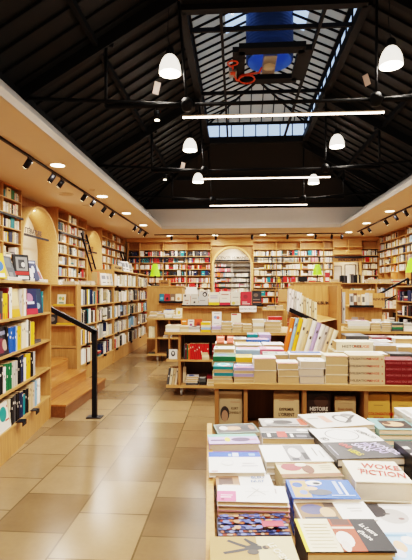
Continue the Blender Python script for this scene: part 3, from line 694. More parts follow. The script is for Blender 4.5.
# ladder rails and ladders
for (a_, b_, lb) in (((XL+.04, 5.0, 3.03), (XL+.04, 9.78, 3.03), 'black ladder rail left of the near arch'), ((XL+.04, 11.9, 3.03), (XL+.04, 14.2, 3.03), 'black ladder rail between the left arches'), ((XL+.04, 15.9, 3.03), (XL+.04, 19.2, 3.03), 'black ladder rail beyond the far left arch'),
                     ((-4.6, YB-.04, 2.83), (-1.1, YB-.04, 2.83), 'black ladder rail on the back shelves left of the arch'), ((.78, YB-.04, 2.83), (5.9, YB-.2, 2.83), 'black ladder rail on the back shelves right of the arch'), ((XR-.04, 7.5, 3.03), (XR-.04, 19.2, 3.03), 'black ladder rail along the right wall')):
    t = thing('ladder_rail', lb, 'rail', a_); MB().bar(a_, b_, .03, .045).build('rail', M['black'], t)
def ladder(top, foot, wv, lb):
    t = thing('ladder', lb, 'ladder', foot, 0, 'black rolling ladders'); top = Vector(top); foot = Vector(foot); wv = Vector(wv)
    for s in (-1, 1): MB().bar(foot+wv*s, top+wv*s, .05, .03, up=wv).build('stile', M['black'], t)
    n = 9
    for i in range(1, n):
        p = foot+(top-foot)*i/n; MB().bar(p-wv, p+wv, .06, .022).build('rung', M['black'], t)
ladder((XL+.08, 13.7, 3.2), (-3.95, 13.7, PZ), (0, .22, 0), 'black ladder leaning on the shelves between the left arches')
ladder((XL+.08, 18.4, 3.0), (-4.0, 18.4, PZ), (0, .22, 0), 'black ladder leaning near the left back corner')
ladder((1.72, YB-.08, 2.9), (1.72, YB-.75, 0), (.22, 0, 0), 'black ladder leaning on the back shelves right of the arch')

# ================================================================== LEFT SIDE: FRONT SHELF, STAIRS, LONG LOW SHELVES
# front left bookcase
far_c = Vector((-2.09, 4.97, 0)); dr = Vector((-.1257, .992, 0)).normalized(); LEN = 2.5
org = far_c-dr*LEN; RZF = atan2(dr.y, dr.x)
FROW = [.262, .585, .90, 1.205]
t, FM, xs = bookcase('low birch bookcase at the near left, packed with books and topped with a display', org, RZF, LEN, 1.535, .36, [], FROW, .235)
# side glimpses: local x from image column
def fx(px):
    tt = tan(atan((px-206)/F)-PSI); X0, Y0 = org.x, org.y
    k = (tt*Y0-X0)/(dr.x-tt*dr.y); return k
def run_books(spec, z, row, hmin=.2, hmax=.27):
    for px0, px1, c, h in spec:
        a, e = fx(px0), fx(px1)
        n = max(1, round((e-a)/.034)); 
        for i in range(n): upright(FM, RZF, a+(e-a)*i/n, z, (e-a)/n, h*R.uniform(.985, 1.015), c, row, y=.02+R.uniform(0, .012))
P = 'shelf, near left bookcase'
def lead(row, z, hm):   # the part of each shelf left of the frame
    x = .04
    while x < fx(0)-.05: 
        tt_ = R.uniform(.02, .04); far_box(FM, (x, .03, z), (x+tt_-.001, .18, z+hm*R.uniform(.75, .95)), jit(pick(W_NEAR))); x += tt_
for k, z in enumerate(FROW): lead(k, z, .27)
run_books([(.2, 3, 'brown', .25), (3, 5, 'dark grey', .24), (5.2, 10.3, 'yellow', .215), (10.3, 11.6, 'dark red', .26), (11.6, 14, 'white', .265), (22, 24, 'pale grey', .25), (24, 26, 'beige', .255), (26, 28, 'white', .26), (28, 29.5, 'dark red', .25)], FROW[3], 'top '+P)
run_books([(9.2, 11, 'black', .24), (11, 17.6, 'bright blue', .225), (17.8, 19.6, 'light blue', .23), (19.8, 23.8, 'yellow', .215), (24, 28.6, 'cream', .24), (28.8, 31, 'white', .262), (31, 32, 'black', .25), (32.2, 33.4, 'beige', .24), (33.6, 36, 'yellow', .23)], FROW[2], 'second '+P)
run_books([(0, 5.4, 'black', .235), (5.6, 8, 'white', .22), (8, 14, 'green', .235), (14.2, 20.6, 'pale grey', .225), (20.8, 23, 'black', .25), (23, 26, 'navy blue', .26), (26.2, 28.2, 'white', .22), (28.4, 32.6, 'yellow', .245), (32.8, 35.6, 'black', .25), (35.8, 37.8, 'pale grey', .24)], FROW[1], 'third '+P)
run_books([(11.6, 13, 'cream', .24), (13, 16.2, 'black', .25), (16.4, 18.4, 'dark grey', .245), (18.6, 22, 'black', .25), (22.2, 25.2, 'navy blue', .24), (25.4, 27.6, 'teal', .2), (27.8, 30.6, 'black', .235), (30.8, 35, 'beige', .25), (35.2, 37.2, 'pale grey', .25), (37.4, 39, 'light blue', .26), (39.2, 42.4, 'white', .262)], FROW[0], 'bottom '+P)
def front_face(px, z, w, h, c, lb, arts=(), texts=(), y=.03, tilt=.12, yaw=0, t_=.016):
    p = FM @ Vector((fx(px), y, z)); rot = (Matrix.Rotation(RZF+yaw, 3, 'Z') @ Matrix.Rotation(pi/2-tilt, 3, 'X')).to_euler()
    return make_book(lb, w, h, t_, c, p, rot, 'L', arts, texts)
FC = 'standing cover-out'
front_face(14.3, FROW[3], .21, .255, '#d8b27a', 'wide cream picture book with a yellow foot, cover-out on the top shelf', [(rect(0, 0, 1, .28), '#e0a020'), (rect(.1, .4, .9, .9), '#e2c795')])
front_face(30, FROW[3], .2, .26, '#1b2450', 'dark blue cover-out book with a pink circle on the top shelf', [(ell(.45, .62, .28, .2), '#b07a9a'), (rect(0, 0, 1, .22), '#c23040'), (rect(.2, .4, .8, .5), '#cfd4e0')], yaw=-.4, y=.07)
front_face(38, FROW[3], .17, .26, '#15304a', 'dark teal cover-out book beside the turquoise spine', [(rect(.15, .3, .55, .75), '#4b7390'), (ell(.6, .3, .2, .12), '#8fa7b8')], yaw=-.35, y=.07)
upright(FM, RZF, fx(44.6), FROW[3], .035, .23, 'teal', 'top '+P)
front_face(.3, FROW[2], .26, .24, '#1a1a26', 'dark cover-out book with a face, left end of the second shelf', [(rect(.1, .1, .5, .6), '#6d2a3a'), (ell(.6, .35, .2, .2), '#b89a88'), (rect(.2, .72, .9, .85), '#7b7f96')])
front_face(1.8, FROW[0], .25, .235, '#e8e2d4', 'white cover-out book with a teal disc on the bottom shelf', [(ell(.42, .6, .3, .27), '#1f8a84'), (rect(.55, .3, .9, .36), '#b33a2a'), (ell(.8, .8, .05, .05), '#c8442f')])
def fflat(px, z, w, t_, c, lb, n=1):
    p = FM @ Vector((fx(px), .02, z)); make_book(lb, w, .16, t_, c, p, (0, 0, RZF), 'F')
fflat(0, FROW[3], .3, .05, 'red', 'red book lying flat at the left end of the top shelf')
fflat(13, FROW[2], .28, .04, 'green', 'green book lying flat before the blue spines, second shelf') if 0 else None
fflat(37, FROW[2], .2, .03, 'dark grey', 'grey book lying flat at the right end of the second shelf')
for (px, z, lb) in ((17, FROW[0], 'small black clip stand on the bottom shelf edge, left one'), (31, FROW[0], 'small black clip stand on the bottom shelf edge, right one')):
    p = FM @ Vector((fx(px), 0, z)); t = thing('shelf_clip', lb, 'shelf clip', p, RZF, 'black shelf clips')
    MB().box((0, -.05, .0), (.1, .012, .006)).build('foot', M['black'], t); MB().box((0, -.052, -.035), (.1, -.046, .006)).build('lip', M['black'], t)
# the display on top
T0 = 1.536
for (px, w_, h_, c, lb, arts, yaw, tilt) in (
    (-3, .15, .215, '#dfb53c', 'yellow picture book with a blue figure on the near left shelf top', [(ell(.6, .5, .3, .22), '#3d6fb0'), (rect(.1, .05, .9, .2), '#efe9da'), (ell(.4, .8, .2, .1), '#e8e2d2')], -.2, .25),
    (6, .13, .205, '#a98a58', 'plain tan book leaning on the near left shelf top', [], .1, .4),
    (13.5, .13, .22, '#3a3b3d', 'dark grey book leaning on the near left shelf top', [(rect(.2, .5, .8, .9), '#55595a'), (rect(.3, .1, .7, .3), '#6a6a66')], .1, .35),
    (20.5, .165, .24, '#17171a', 'black comic album with grey pictures and a red strip, largest on the shelf top', [(rect(.15, .36, .9, .9), '#8a8a88'), (rect(.3, .45, .7, .8), '#3a3a3c'), (ell(.6, .6, .12, .1), '#d0ccc4'), (rect(.05, .2, .95, .33), '#b32d27'), (rect(.2, .03, .9, .16), '#d8d4cc')], -.25, .15),
    (33.5, .15, .215, '#22284e', 'dark blue comic album with white figures on the shelf top', [(ell(.35, .35, .2, .26), '#dcd8d2'), (ell(.62, .55, .14, .18), '#cfd0d6'), (rect(.1, .86, .9, .94), '#b8bccc')], -.1, .3),
    (42, .13, .19, '#c9c4ba', 'narrow pale album at the end of the shelf top', [(rect(.1, .1, .6, .9), '#39415c'), (rect(.6, .1, .9, .6), '#9a3a34')], .15, .45)):
    p = FM @ Vector((fx(px), .06, T0+.004)); rot = (Matrix.Rotation(RZF+yaw-.35, 3, 'Z') @ Matrix.Rotation(pi/2-tilt, 3, 'X')).to_euler()
    make_book(lb, w_, h_, .02, c, p, rot, 'L', arts)
for i, px in enumerate((9, 14, 19, 25, 31, 37, 41, 45)):
    p = FM @ Vector((fx(px), .0, T0)); t = thing('price_card', f'small white card block on the near left shelf top, {ORD[i]} from the left', 'card', p, RZF, 'white cards on the shelf top')
    MB().box((0, .005, 0), (.13, .045, .028)).build('block', M['paper'], t); b = MB(); b.poly([(0.005, .004, .004), (.125, .004, .004), (.125, .004, .024), (.005, .004, .024)]); b.build('print', colmat('#d8d2c4'), t)
# stairs
for k, (x1, y1, zt, lb) in enumerate(((-1.92, 6.54, .147, 'lowest and widest oak step of the left stairs'), (-2.165, 6.42, .294, 'middle oak step of the left stairs'))):
    t = thing('stair_step', lb, 'step', (x1, 5.0, 0), 0, 'oak steps of the left stairs'); z0 = zt-.147
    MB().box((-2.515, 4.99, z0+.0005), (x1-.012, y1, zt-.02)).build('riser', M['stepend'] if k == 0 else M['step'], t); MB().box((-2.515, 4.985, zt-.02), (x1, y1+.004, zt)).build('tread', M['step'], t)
t = thing('stair_step', 'top oak block of the left stairs, against the low shelves', 'step', (-2.42, 5.0, .295), 0, 'oak steps of the left stairs')
MB().box((-2.515, 4.99, .295), (-2.43, 6.36, .42)).build('riser', M['step'], t); MB().box((-2.515, 4.985, .42), (-2.42, 6.37, .441)).build('tread', M['step'], t)
# handrail
t = thing('handrail', 'black square-section handrail rising left up the left stairs', 'handrail', (-1.606, 5.03, 0))
MB().box((-1.63, 5.0, .012), (-1.58, 5.05, .985)).build('post', M['black'], t); MB().box((-1.69, 4.97, 0), (-1.52, 5.09, .012)).build('base_plate', M['black'], t)
MB().bar((-1.585, 5.025, .965), (-2.75, 5.025, 1.55), .05, .05).build('rail', M['black'], t)
# long low bookcases
P1 = .0
LROW = [.27, .585, .90, 1.21]
def low_case(lb, y0, y1, divs, h, rows, near):
    t, mtx, xs = bookcase(lb, (-2.42, y0, 0), pi/2, y1-y0, h, .4, [d-y0 for d in divs], rows, .24)
    zs = rows+[h]
    for k in range(len(rows)):
        for q, (a, c) in enumerate(zip(xs, xs[1:])):
            hm = zs[k+1]-zs[k]-.04
            if near and q < 1:
                row = ['bottom', 'third', 'second', 'top'][k]+' row, nearest bay of the long shelves'
                x = a+.02; run = None
                while x < c-.05:
                    if run is None or R.random() < .3: run = (pick(W_LONG), hm*R.uniform(.74, .92))
                    tt_ = R.uniform(.022, .042); 
                    if R.random() < .03: x += .05; continue
                    upright(mtx, pi/2, x, rows[k], tt_, run[1]*R.uniform(.96, 1.03), run[0] if R.random() < .45 else pick(W_LONG), row, y=.015+R.uniform(0, .015)); x += tt_
            else: fill_far(mtx, a+.015, c-.015, rows[k], hm, W_LONG if k < 3 else {**W_LONG, 'white': 44, 'cream': 30}, .9, setb=.015)
            if R.random() < .8:
                xx = a+R.uniform(.1, .5)*(c-a); e = thing('shelf_clip', f'black clip on the {["bottom", "third", "second", "top", "upper"][k]} row edge, {ORD[q]} bay of the {"lower" if near else "taller"} long shelves', 'shelf clip', mtx @ Vector((xx, 0, rows[k])), pi/2, 'black shelf clips')
                MB().box((0, -.03, -.03), (.1, -.0, .004)).build('clip', M['black'], e)
    return t
low_case('long low birch bookcase along the left aisle, nearer and lower half', 6.87, 8.8, [7.7], 1.535, LROW, True)
low_case('taller birch bookcase along the left aisle, farther half', 8.805, 12.3, [9.97, 11.0], 1.86, LROW+[1.535], False)
# end display facing the stairs
t, EM, xs = bookcase('narrow birch display shelf at the near end of the long shelves, facing the stairs', (-3.3, 6.725, .0), 0, .88, 1.535, .14, [], [.585, .92, 1.21], .55)
p = on_y(58, 304, 6.74); make_book('small cream book with green drawings, standing alone on the end display shelf', .13, .17, .015, '#e9dfc4', (p.x-.03, 6.79, 1.212), (pi/2-.15, 0, 0), 'L', [(ell(.35, .65, .2, .15), '#8fae7a'), (ell(.7, .6, .15, .18), '#c9a24a'), (rect(.2, .15, .8, .3), '#7d9a8a')])
make_book('dark photo book standing on the middle end display shelf', .16, .15, .015, '#2b2a2c', (-2.92, 6.79, .922), (pi/2-.2, 0, 0), 'L', [(ell(.5, .5, .3, .25), '#77706a')])
for (x, z, w_, lb, c) in ((-2.75, .921, .3, 'yellow book lying flat on the middle end display shelf', 'yellow'), (-2.8, 1.211, .32, 'thin yellow book lying flat on the upper end display shelf', 'yellow'), (-3.2, .921, .25, 'white book lying flat on the middle end display shelf', 'white')):
    make_book(lb, w_, .1, .02, c, (x, 6.73, z), (0, 0, 0), 'F')
# things on top of the low half
ZT = 1.536
for i, (y, n, w_, c) in enumerate(((6.9, 2, .2, ['white', 'cream']), (7.18, 2, .22, ['pale grey', 'white']), (7.45, 1, .2, ['white']), (7.7, 3, .2, ['cream', 'white', 'white']), (7.98, 2, .22, ['white', 'pale grey']), (8.25, 3, .18, ['white', 'cream', 'white']))):
    stack(f'the {ORD[i]} pile from the near end along the low shelf top', c, -2.72, y, ZT, .2, w_, .024, page='pagewhite')
t = thing('picture_book', 'open picture book with orange-red covers standing on the low shelf top', 'book', (-2.55, 8.12, ZT+.0))
p = Vector((-2.62, 8.05, ZT+.002))
for a, c in ((-.5, '#e4552a'), (.55, '#eb8f6c')):
    m = Matrix.Translation(p) @ Matrix.Rotation(a, 4, 'Z'); MB().box((0, 0, 0), (.15, .012, .25), mtx=m).build('cover', colmat(c), t); MB().box((.004, -.012, .006), (.145, -.0005, .244), mtx=m).build('page_block', M['page'], t)
for i, (y, c, lb) in enumerate(((8.2, 'white', 'white cover-out book standing right of the orange open book'), (8.42, 'cream', 'cream cover-out book standing by the taller shelves'), (8.6, 'pale grey', 'grey leaning book just before the taller shelves'))):
    make_book(lb, .16, .23, .015, c, (-2.5, y, ZT+.002), (pi/2-.2, 0, pi/2-.5), 'L', [(rect(.2, .5, .8, .8), '#8f8d90'), (rect(.25, .2, .75, .26), '#5a5550')])
ZT2 = 1.861
t = thing('shelf_sign', 'small birch sign block with dark letters on the taller long shelves', 'sign', (-2.5, 9.1, ZT2)); MB().box((-2.5, 8.95, ZT2), (-2.46, 9.6, ZT2+.1)).build('block', M['woodx'], t)
text('BANDES DESSINÉES', SIGN, t, (-2.459, 9.28, ZT2+.05), (pi/2, 0, pi/2), .062, 'lettering')
for i, (y, c, h, lb) in enumerate(((9.62, 'dark grey', .2, 'dark grey cover-out book right of the letter block'), (9.9, 'white', .24, 'white cover-out book on the taller long shelves, first of two'), (10.2, 'white', .25, 'tall white cover-out book on the taller long shelves, second of two'), (10.55, 'beige', .22, 'beige cover-out book on the taller long shelves'))):
    make_book(lb, .2, h, .016, c, (-2.55, y, ZT2+.002), (pi/2-.22, 0, pi/2-.3), 'L', [(rect(.15, .45, .85, .85), '#77777c' if c != 'dark grey' else '#c9c6c0'), (rect(.2, .2, .8, .3), '#3c3a3c')])
# right side low bookcase, stairs rail
t, mtx, xs = bookcase('low birch bookcase at the right side, filled with dark and pale books', (3.6, 10.41, 0), -pi/2, 3.2, 1.54, .4, [1.0, 2.1], LROW, .24)
for k in range(4):
    for a, c in zip(xs, xs[1:]): fill_far(mtx, a+.015, c-.015, LROW[k], .26, {**W_DARK, 'white': 14, 'cream': 8}, .92, setb=.015)
t = thing('handrail', 'black handrail rising right beside the right low bookcase', 'handrail', (2.6, 10.62, 0))
MB().bar((2.55, 10.62, .95), (3.95, 10.62, 1.72), .045, .045).build('rail', M['black'], t); MB().box((2.53, 10.6, 0), (2.575, 10.645, .97)).build('post', M['black'], t); MB().box((3.92, 10.6, PZ+.0), (3.965, 10.645, 1.72)).build('post', M['black'], t)
MB().bar((3.0, 10.62, .97), (3.94, 10.62, 1.47), .03, .03).build('lower_rail', M['black'], t)
for k, (x0, zt) in enumerate(((3.35, .147), (3.6, .294))):
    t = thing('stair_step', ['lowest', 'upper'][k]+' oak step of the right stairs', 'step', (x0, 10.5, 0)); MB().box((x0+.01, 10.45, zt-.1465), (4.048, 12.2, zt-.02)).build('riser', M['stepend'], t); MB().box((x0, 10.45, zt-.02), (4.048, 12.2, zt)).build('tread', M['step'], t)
# far left handrail
t = thing('handrail', 'black handrail sloping down at the far left behind the wooden kiosk', 'handrail', (-2.1, 12.6, 0))
p0, p1 = on_y(144, 280.5, 12.6), on_y(160, 290, 12.6); MB().bar(p0+(p0-p1)*.5, p1, .05, .05).build('rail', M['black'], t); MB().box((p1.x-.025, 12.575, 0), (p1.x+.025, 12.625, p1.z)).build('post', M['black'], t)

# ================================================================== DISPLAY TABLES
def caster(t, x, y):
    b = MB(); b.tube((x-.012, y, .05), (x+.012, y, .05), .05, 16); c = b.build('caster', M['chrome'], t)
    MB().bar((x, y, .05), (x, y, .12), .04, .03).build('fork', M['chrome'], c, None)
# ---- foreground table (D)
DZ = .66; DX0 = -.125; DX1 = 1.35; DY0, DY1 = .8, 2.34
TL, TW = 1.545, 1.5
t = thing('display_table', 'foreground birch display table covered with rows of books', 'table', (-.056, .8, 0), .061)
MB().box((.026, 0, DZ-.03), (TW, TL, DZ)).build('tabletop', M['woodx'], t)
MB().box((0, 0, .1), (.025, TL, .755)).build('side_panel', M['wood'], t); MB().box((TW+.001, 0, .1), (TW+.026, TL, .755)).build('side_panel', M['wood'], t)
MB().box((.026, TL-.02, .1), (TW, TL, DZ-.031)).build('back_panel', M['panel'], t); MB().box((.026, 0, .1), (TW, .02, DZ-.031)).build('front_panel', M['panel'], t); MB().box((.026, .021, .1), (TW, TL-.021, .125)).build('bottom_board', M['panel'], t)
for x in (.15, TW-.15):
    for y in (.15, TL-.15): caster(t, x, y)
MB().tube((-.0012, .83, DZ+.02), (.001, .83, DZ+.02), .008, 10).build('red_dot', colmat('#c03a22'), t)
def px_book(key, FL, FR, BL, ztop, t, n, cover, lb, arts=(), texts=(), spine='L', page='pagelight', under=None, d=None, dx=0):
    a, b_, c = on_z(*FL, ztop), on_z(*FR, ztop), on_z(*BL, ztop)
    w_ = (b_-a).length; dd = d or (c-a).length; ang = atan2(b_.y-a.y, b_.x-a.x)
    z = ztop-t
    make_book(lb, w_, dd, t, cover, (a.x, a.y, z), (0, 0, ang), spine, arts, texts, page, group=None)
    k = 0; under = under or cover
    while z-t-.0006 > DZ-.002 and k < n:
        z -= t+.0006; k += 1; j = R.uniform(-.004, .004)
        make_book(f'{pos_word(k, n+1)} copy in the pile under the {key}' if k else lb, w_-dx, dd, t, under, (a.x+dx+abs(j), a.y+R.uniform(0, .004), z), (0, 0, ang+R.uniform(-.012, .012)), spine, (), (), page, group=f'pile under the {key}')
    rest = z-DZ
    if rest > .004:
        make_book(f'thick bottom book in the pile under the {key}', w_-.006-dx, dd-.004, rest-.0012, under, (a.x+.003+dx, a.y+.003, DZ+.0006), (0, 0, ang), spine, (), (), page, group=f'pile under the {key}')
# left column
px_book('reclining figure book', (217.7, 433.8), (260.2, 432), (220.3, 424.6), .755, .022, 3, '#77857c', 'grey-green book with a reclining pale figure, at the far left corner of the foreground table',
    [(rect(.04, .1, .96, .9), '#4f4a48'), (ell(.42, .5, .22, .2), '#c89a78'), (ell(.2, .55, .1, .22), '#d9d4cc'), (ell(.72, .5, .12, .22), '#3a3c40'), (ell(.88, .55, .07, .25), '#a07a68')], dx=.034)
px_book('lilac comic album', (209.4, 444), (260.2, 443), (210.5, 434.6), .78, .036, 2, '#b9a4cf', 'lilac and teal book with a plum-coloured pen drawing, left edge of the foreground table',
    [(rect(.0, .72, 1, 1), '#7db8a6'), (rect(.04, .3, .4, .42), '#4a3a5a'), (ell(.38, .42, .06, .24), '#e6c94a'), (ell(.65, .4, .2, .2), '#55415f'), (rect(.82, .34, .97, .44), '#c9747e')], page='pagewhite', dx=.034)
px_book('blue-banded white book', (209, 472.5), (265.7, 472.5), (211.8, 452.2), .78, .018, 5, '#ece8e0', 'white book with a bright blue far band, left edge of the foreground table',
    [(rect(0, .74, 1, 1), '#2350c0'), (rect(.46, .76, .58, .96), '#cdd8ee'), (rect(.38, .78, .44, .9), '#8fb4e6'), (rect(.78, .8, .9, .92), '#7da3e0'), (rect(.05, .04, .16, .07), '#c23a48'), (rect(.6, .28, .9, .32), '#c3bcc0'), (rect(.62, .4, .85, .44), '#c9c2c4'), (ell(.35, .45, .12, .14), '#dcd7d4'), (ell(.35, .45, .1, .11), '#ece8e0')], page='pagewhite', dx=.034)
px_book('brown and white book', (217, 490), (275, 489.5), (216.5, 475), .765, .02, 4, '#e8e3da', 'white book with brown picture at left and blue title, behind the pink-banded pile',
    [(rect(0, 0, .42, 1), '#9a7458'), (rect(.05, .3, .3, .8), '#5d4438'), (rect(.1, .1, .4, .35), '#c9a688')], [('BLEU', .76, .75, .026, '#5878a8', 0), ('NUIT', .74, .5, .026, '#5878a8', 0)])
px_book('pink-banded white book', (217, 501), (289, 502.6), (218.6, 485), .785, .0155, 3, '#efeae2', 'white book with a line drawing and a pink left band, topping a pile',
    [(rect(0, 0, .27, .62), '#e0608a'), (rect(.05, .22, .2, .27), '#f3d3dd'), (rect(.05, .34, .22, .38), '#f3d3dd'), (rect(.06, .08, .1, .16), '#7a1f3a'), (rect(.4, .6, .75, .612), '#8d8a88'), (rect(.45, .35, .6, .36), '#8d8a88'), ([(.42, .2), (.43, .2), (.62, .8), (.61, .8)], '#9c9896'), ([(.5, .85), (.51, .86), (.7, .42), (.69, .41)], '#9c9896'), (rect(.84, .5, .86, .8), '#b8aaa8')], under='#c98a86', page='page')
px_book('patterned book', (218.3, 536), (291.5, 535), (219.5, 518.8), .735, .022, 2, '#4a4550', 'dark book with a blue and orange carpet-flower pattern, before the pink-banded pile',
    [(ell((q % 15+.5+(q//15 % 2)*.5)/15.6, (q//15+.5)/8, .026+.01*(q % 3), .05+.014*(q % 2)), ['#6d7ab4', '#a85c38', '#525f9c', '#b59a86', '#7c86b8', '#8f3a20', '#3f4878'][(q*5+q//15*3) % 7]) for q in range(120)]+[(ell((q % 6+.8)/6.6, (q//6+.6)/3, .05, .1, 8), ['#6a78b8', '#b88a6a', '#56639e'][q % 3]) for q in range(18)]+[(rect(.62, .18, .92, .5), '#c44a58')], [('TAPIS', .77, .33, .03, '#f1dcd8')])
px_book('walking figure book', (210, 562), (300, 562), (211.7, 536.7), .785, .028, 3, '#b79a62', 'tan book with a dark walking figure, nearest on the left of the foreground table',
    [(rect(0, 0, .56, 1), '#a5814a'), (rect(.56, 0, 1, 1), '#cbb68a'), ([(.2, .8), (.23, .86), (.34, .72), (.45, .6), (.44, .5), (.33, .62)], '#2f2a24'), ([(.15, .36), (.17, .28), (.33, .36), (.45, .44), (.45, .54), (.32, .46)], '#36312b'), ([(.42, .44), (.43, .6), (.52, .66), (.61, .6), (.61, .47), (.52, .42)], '#332e29'), (ell(.5, .36, .07, .1), '#4a4136'), ([(.5, .6), (.41, .86), (.43, .92), (.58, .64)], '#2d2823'), (ell(.655, .54, .04, .075), '#3a2f26'), (ell(.68, .56, .025, .05), '#8a6a4c')], [('LE CHEMIN', .8, .25, .026, '#efe4c6', -1.2)], dx=.034)
# middle column
px_book('grey photo book', (262.3, 426.5), (310, 426), (261.8, 418.6), .765, .022, 3, '#8f8c88', 'grey photo book with a red corner, far row of the foreground table', [(rect(.02, .05, .98, .95), '#b4b0aa'), (ell(.45, .5, .25, .25), '#4d4b4a'), (rect(.82, .1, .97, .9), '#c8543c'), (rect(.1, .1, .8, .2), '#3c3b3c'), (ell(.2, .6, .1, .2), '#dcd8d0')])
px_book('black and white album', (262.3, 438), (321, 438.6), (261, 427.5), .785, .03, 2, '#e4dfd8', 'black and white photo album with a red square, second row of the foreground table',
    [(rect(0, .55, 1, .98), '#8c8a89'), (rect(0, 0, .94, .5), '#1c1b1d'), (rect(.28, .1, .44, .62), '#cc3a2c'), (rect(.1, .1, .16, .42), '#e6e1da'), (rect(.5, .1, .55, .4), '#e6e1da'), (rect(.6, .1, .78, .3), '#77757a'), (ell(.75, .75, .1, .12), '#e9e6e1')], page='page')
px_book('white photo novel', (265.8, 461.8), (336, 461), (262.3, 445.2), .78, .024, 3, '#efebe3', 'white book with a black and white photo mid cover, third foreground row', [(rect(.36, .03, .66, .97), '#8a8888'), (ell(.48, .5, .09, .3), '#e0dcd6'), (rect(.58, .1, .65, .5), '#3b3a3c'), (rect(.4, .05, .5, .2), '#46454a'), (rect(.78, .3, .8, .8), '#8a8580'), (rect(.86, .2, .88, .6), '#b4aea6')], page='pagewhite')
px_book('red-brown illustrated book', (282.8, 477.6), (343.8, 476.2), (275.4, 462.6), .775, .022, 4, '#d9c6a2', 'cream book with a red-brown figure illustration, fourth row of the foreground table', [(rect(0, 0, 1, .22), '#8a5a3a'), (ell(.24, .66, .18, .26), '#a8474a'), (rect(.02, .85, .9, .9), '#a65a4a'), (ell(.5, .5, .1, .3), '#7a4a38'), (ell(.42, .8, .1, .12), '#e6d9c2'), (rect(.72, .55, .9, .58), '#a4957a'), (rect(.72, .42, .88, .45), '#a4957a'), (rect(.72, .68, .92, .71), '#a4957a')])
px_book('blue cartoon album', (292.8, 498.2), (361, 498.6), (284.4, 479.6), .78, .022, 4, '#3f68c0', 'bright blue album with cartoon animals, middle of the foreground table', [(rect(.05, .05, .3, .95), '#c9a06a'), (ell(.15, .7, .08, .14), '#3f62b0'), (ell(.2, .3, .06, .12), '#7a8fc8'), (ell(.42, .8, .13, .14), '#e9e6e2'), (ell(.46, .78, .06, .07), '#1d1d22'), (ell(.45, .3, .18, .16), '#5a5e66'), (ell(.34, .5, .1, .1), '#d8b08a'), (rect(.72, .2, .78, .9), '#b9c9ea'), (rect(.82, .15, .86, .85), '#dfe6f4'), (rect(.6, .1, .95, .16), '#9fb4e2')])
px_book('brown painting book', (302, 521), (378, 519.8), (291, 502.5), .765, .022, 4, '#efeae0', 'white book with a brown painting on its left half, under the blue album', [(rect(.02, .02, .55, .98), '#8a6a4a'), (ell(.22, .6, .16, .28), '#56577a'), (ell(.4, .4, .1, .3), '#c9a07a'), (rect(.4, .7, .54, .95), '#4a3a30'), (rect(.7, .6, .9, .63), '#b0a9a0'), (rect(.72, .45, .88, .48), '#b0a9a0'), (rect(.06, .05, .5, .18), '#39414a')], page='pagewhite')
px_book('letter book', (306.8, 552), (397.5, 552), (295.6, 519), .775, .027, 3, '#231f1f', 'black and rust book with a cream handwritten letter on its left, nearest row', [(rect(0, 0, .04, 1), '#e8c830'), (rect(.04, 0, .41, 1), '#e6d6b2')]+[(rect(.08, .1+.1*i, .36+.02*(i % 2), .118+.1*i), '#a8926c') for i in range(8)]+[(rect(.41, .0, .68, .98), '#a8462a'), (rect(.44, .78, .66, .98), '#5a3426'), (rect(.41, .66, .7, .72), '#e0c8b4'), (ell(.5, .34, .1, .24), '#eadfd2'), (ell(.47, .14, .05, .16), '#e0d2c4'), (rect(.68, .0, 1, .98), '#1d1a1b')],
    [('La Lettre', .84, .62, .022, '#efe9e0', -1.15), ("d'Ivoire", .76, .45, .022, '#efe9e0', -1.15)], page='page')
# right column
px_book('sketch album', (317, 428), (375.3, 424.3), (305.8, 414.3), .78, .022, 4, '#dcd6cc', 'pale album with grey ink sketches and a pink stroke, far row of the foreground table', [(ell(.62, .5, .14, .3), '#6d6a68'), (ell(.62, .5, .1, .22), '#e0dbd2'), ([(.55, .2), (.6, .2), (.95, .7), (.9, .75)], '#55524f'), (rect(.28, .3, .4, .8), '#d89a86'), (ell(.8, .75, .1, .12), '#8a8682'), (rect(.05, .6, .25, .66), '#9a958e')])
px_book('teal portrait book', (379, 429.4), (421, 430), (368.9, 418.2), .77, .026, 3, '#7fa6a2', 'teal book with a reclining portrait, far right row of the foreground table', [(rect(.2, .12, .9, .8), '#31211c'), (ell(.5, .48, .26, .22), '#d9a780'), (ell(.36, .55, .1, .14), '#5a3a28'), (rect(.25, .86, .8, .94), '#47706e')])
px_book('half white half charcoal comic', (337.4, 459), (407, 457), (317.8, 429), .80, .032, 3, '#4a4848', 'large white and charcoal album with big violet lettering, right side of the foreground table', [(rect(0, .5, 1, 1), '#ebe7e0'), (ell(.45, .75, .27, .2, 24), '#4a4a4c'), (ell(.45, .75, .255, .188, 24), '#ebe7e0'), (rect(.06, .1, .075, .4), '#b9b4c4')],
    [('UNI', .3, .37, .042, '#e0605a', -1.2, .8), ('VERS', .34, .16, .042, '#d8c04a', -1.2, .8), ('SANS', .52, .3, .05, '#d8cdec', -1.2, .8), ('FIN DU', .68, .27, .05, '#c9b8e6', -1.2, .8), ('MONDE', .85, .25, .05, '#d8cdec', -1.2, .8), ('SCIENCES', .84, .74, .036, '#5a5a5c', -1.2, .8), ('BD', .1, .6, .04, '#5a5a5c', -1.2, .8)])
px_book('thick cream novel', (355.3, 481.4), (414, 483), (338.7, 460.4), .80, .068, 1, '#ece2cc', 'thick cream paperback titled in red, at the right side of the foreground table', [(ell(.2, .55, .025, .02), '#c8543c')], [('WOKE', .63, .68, .06, '#c23a34', -.2, .72), ('FICTION', .58, .36, .06, '#c23a34', -.2, .66), ('UN ROMAN', .3, .5, .014, '#8d8674', -.9), ('JEANNE', .92, .6, .014, '#8d8674', -.9)])
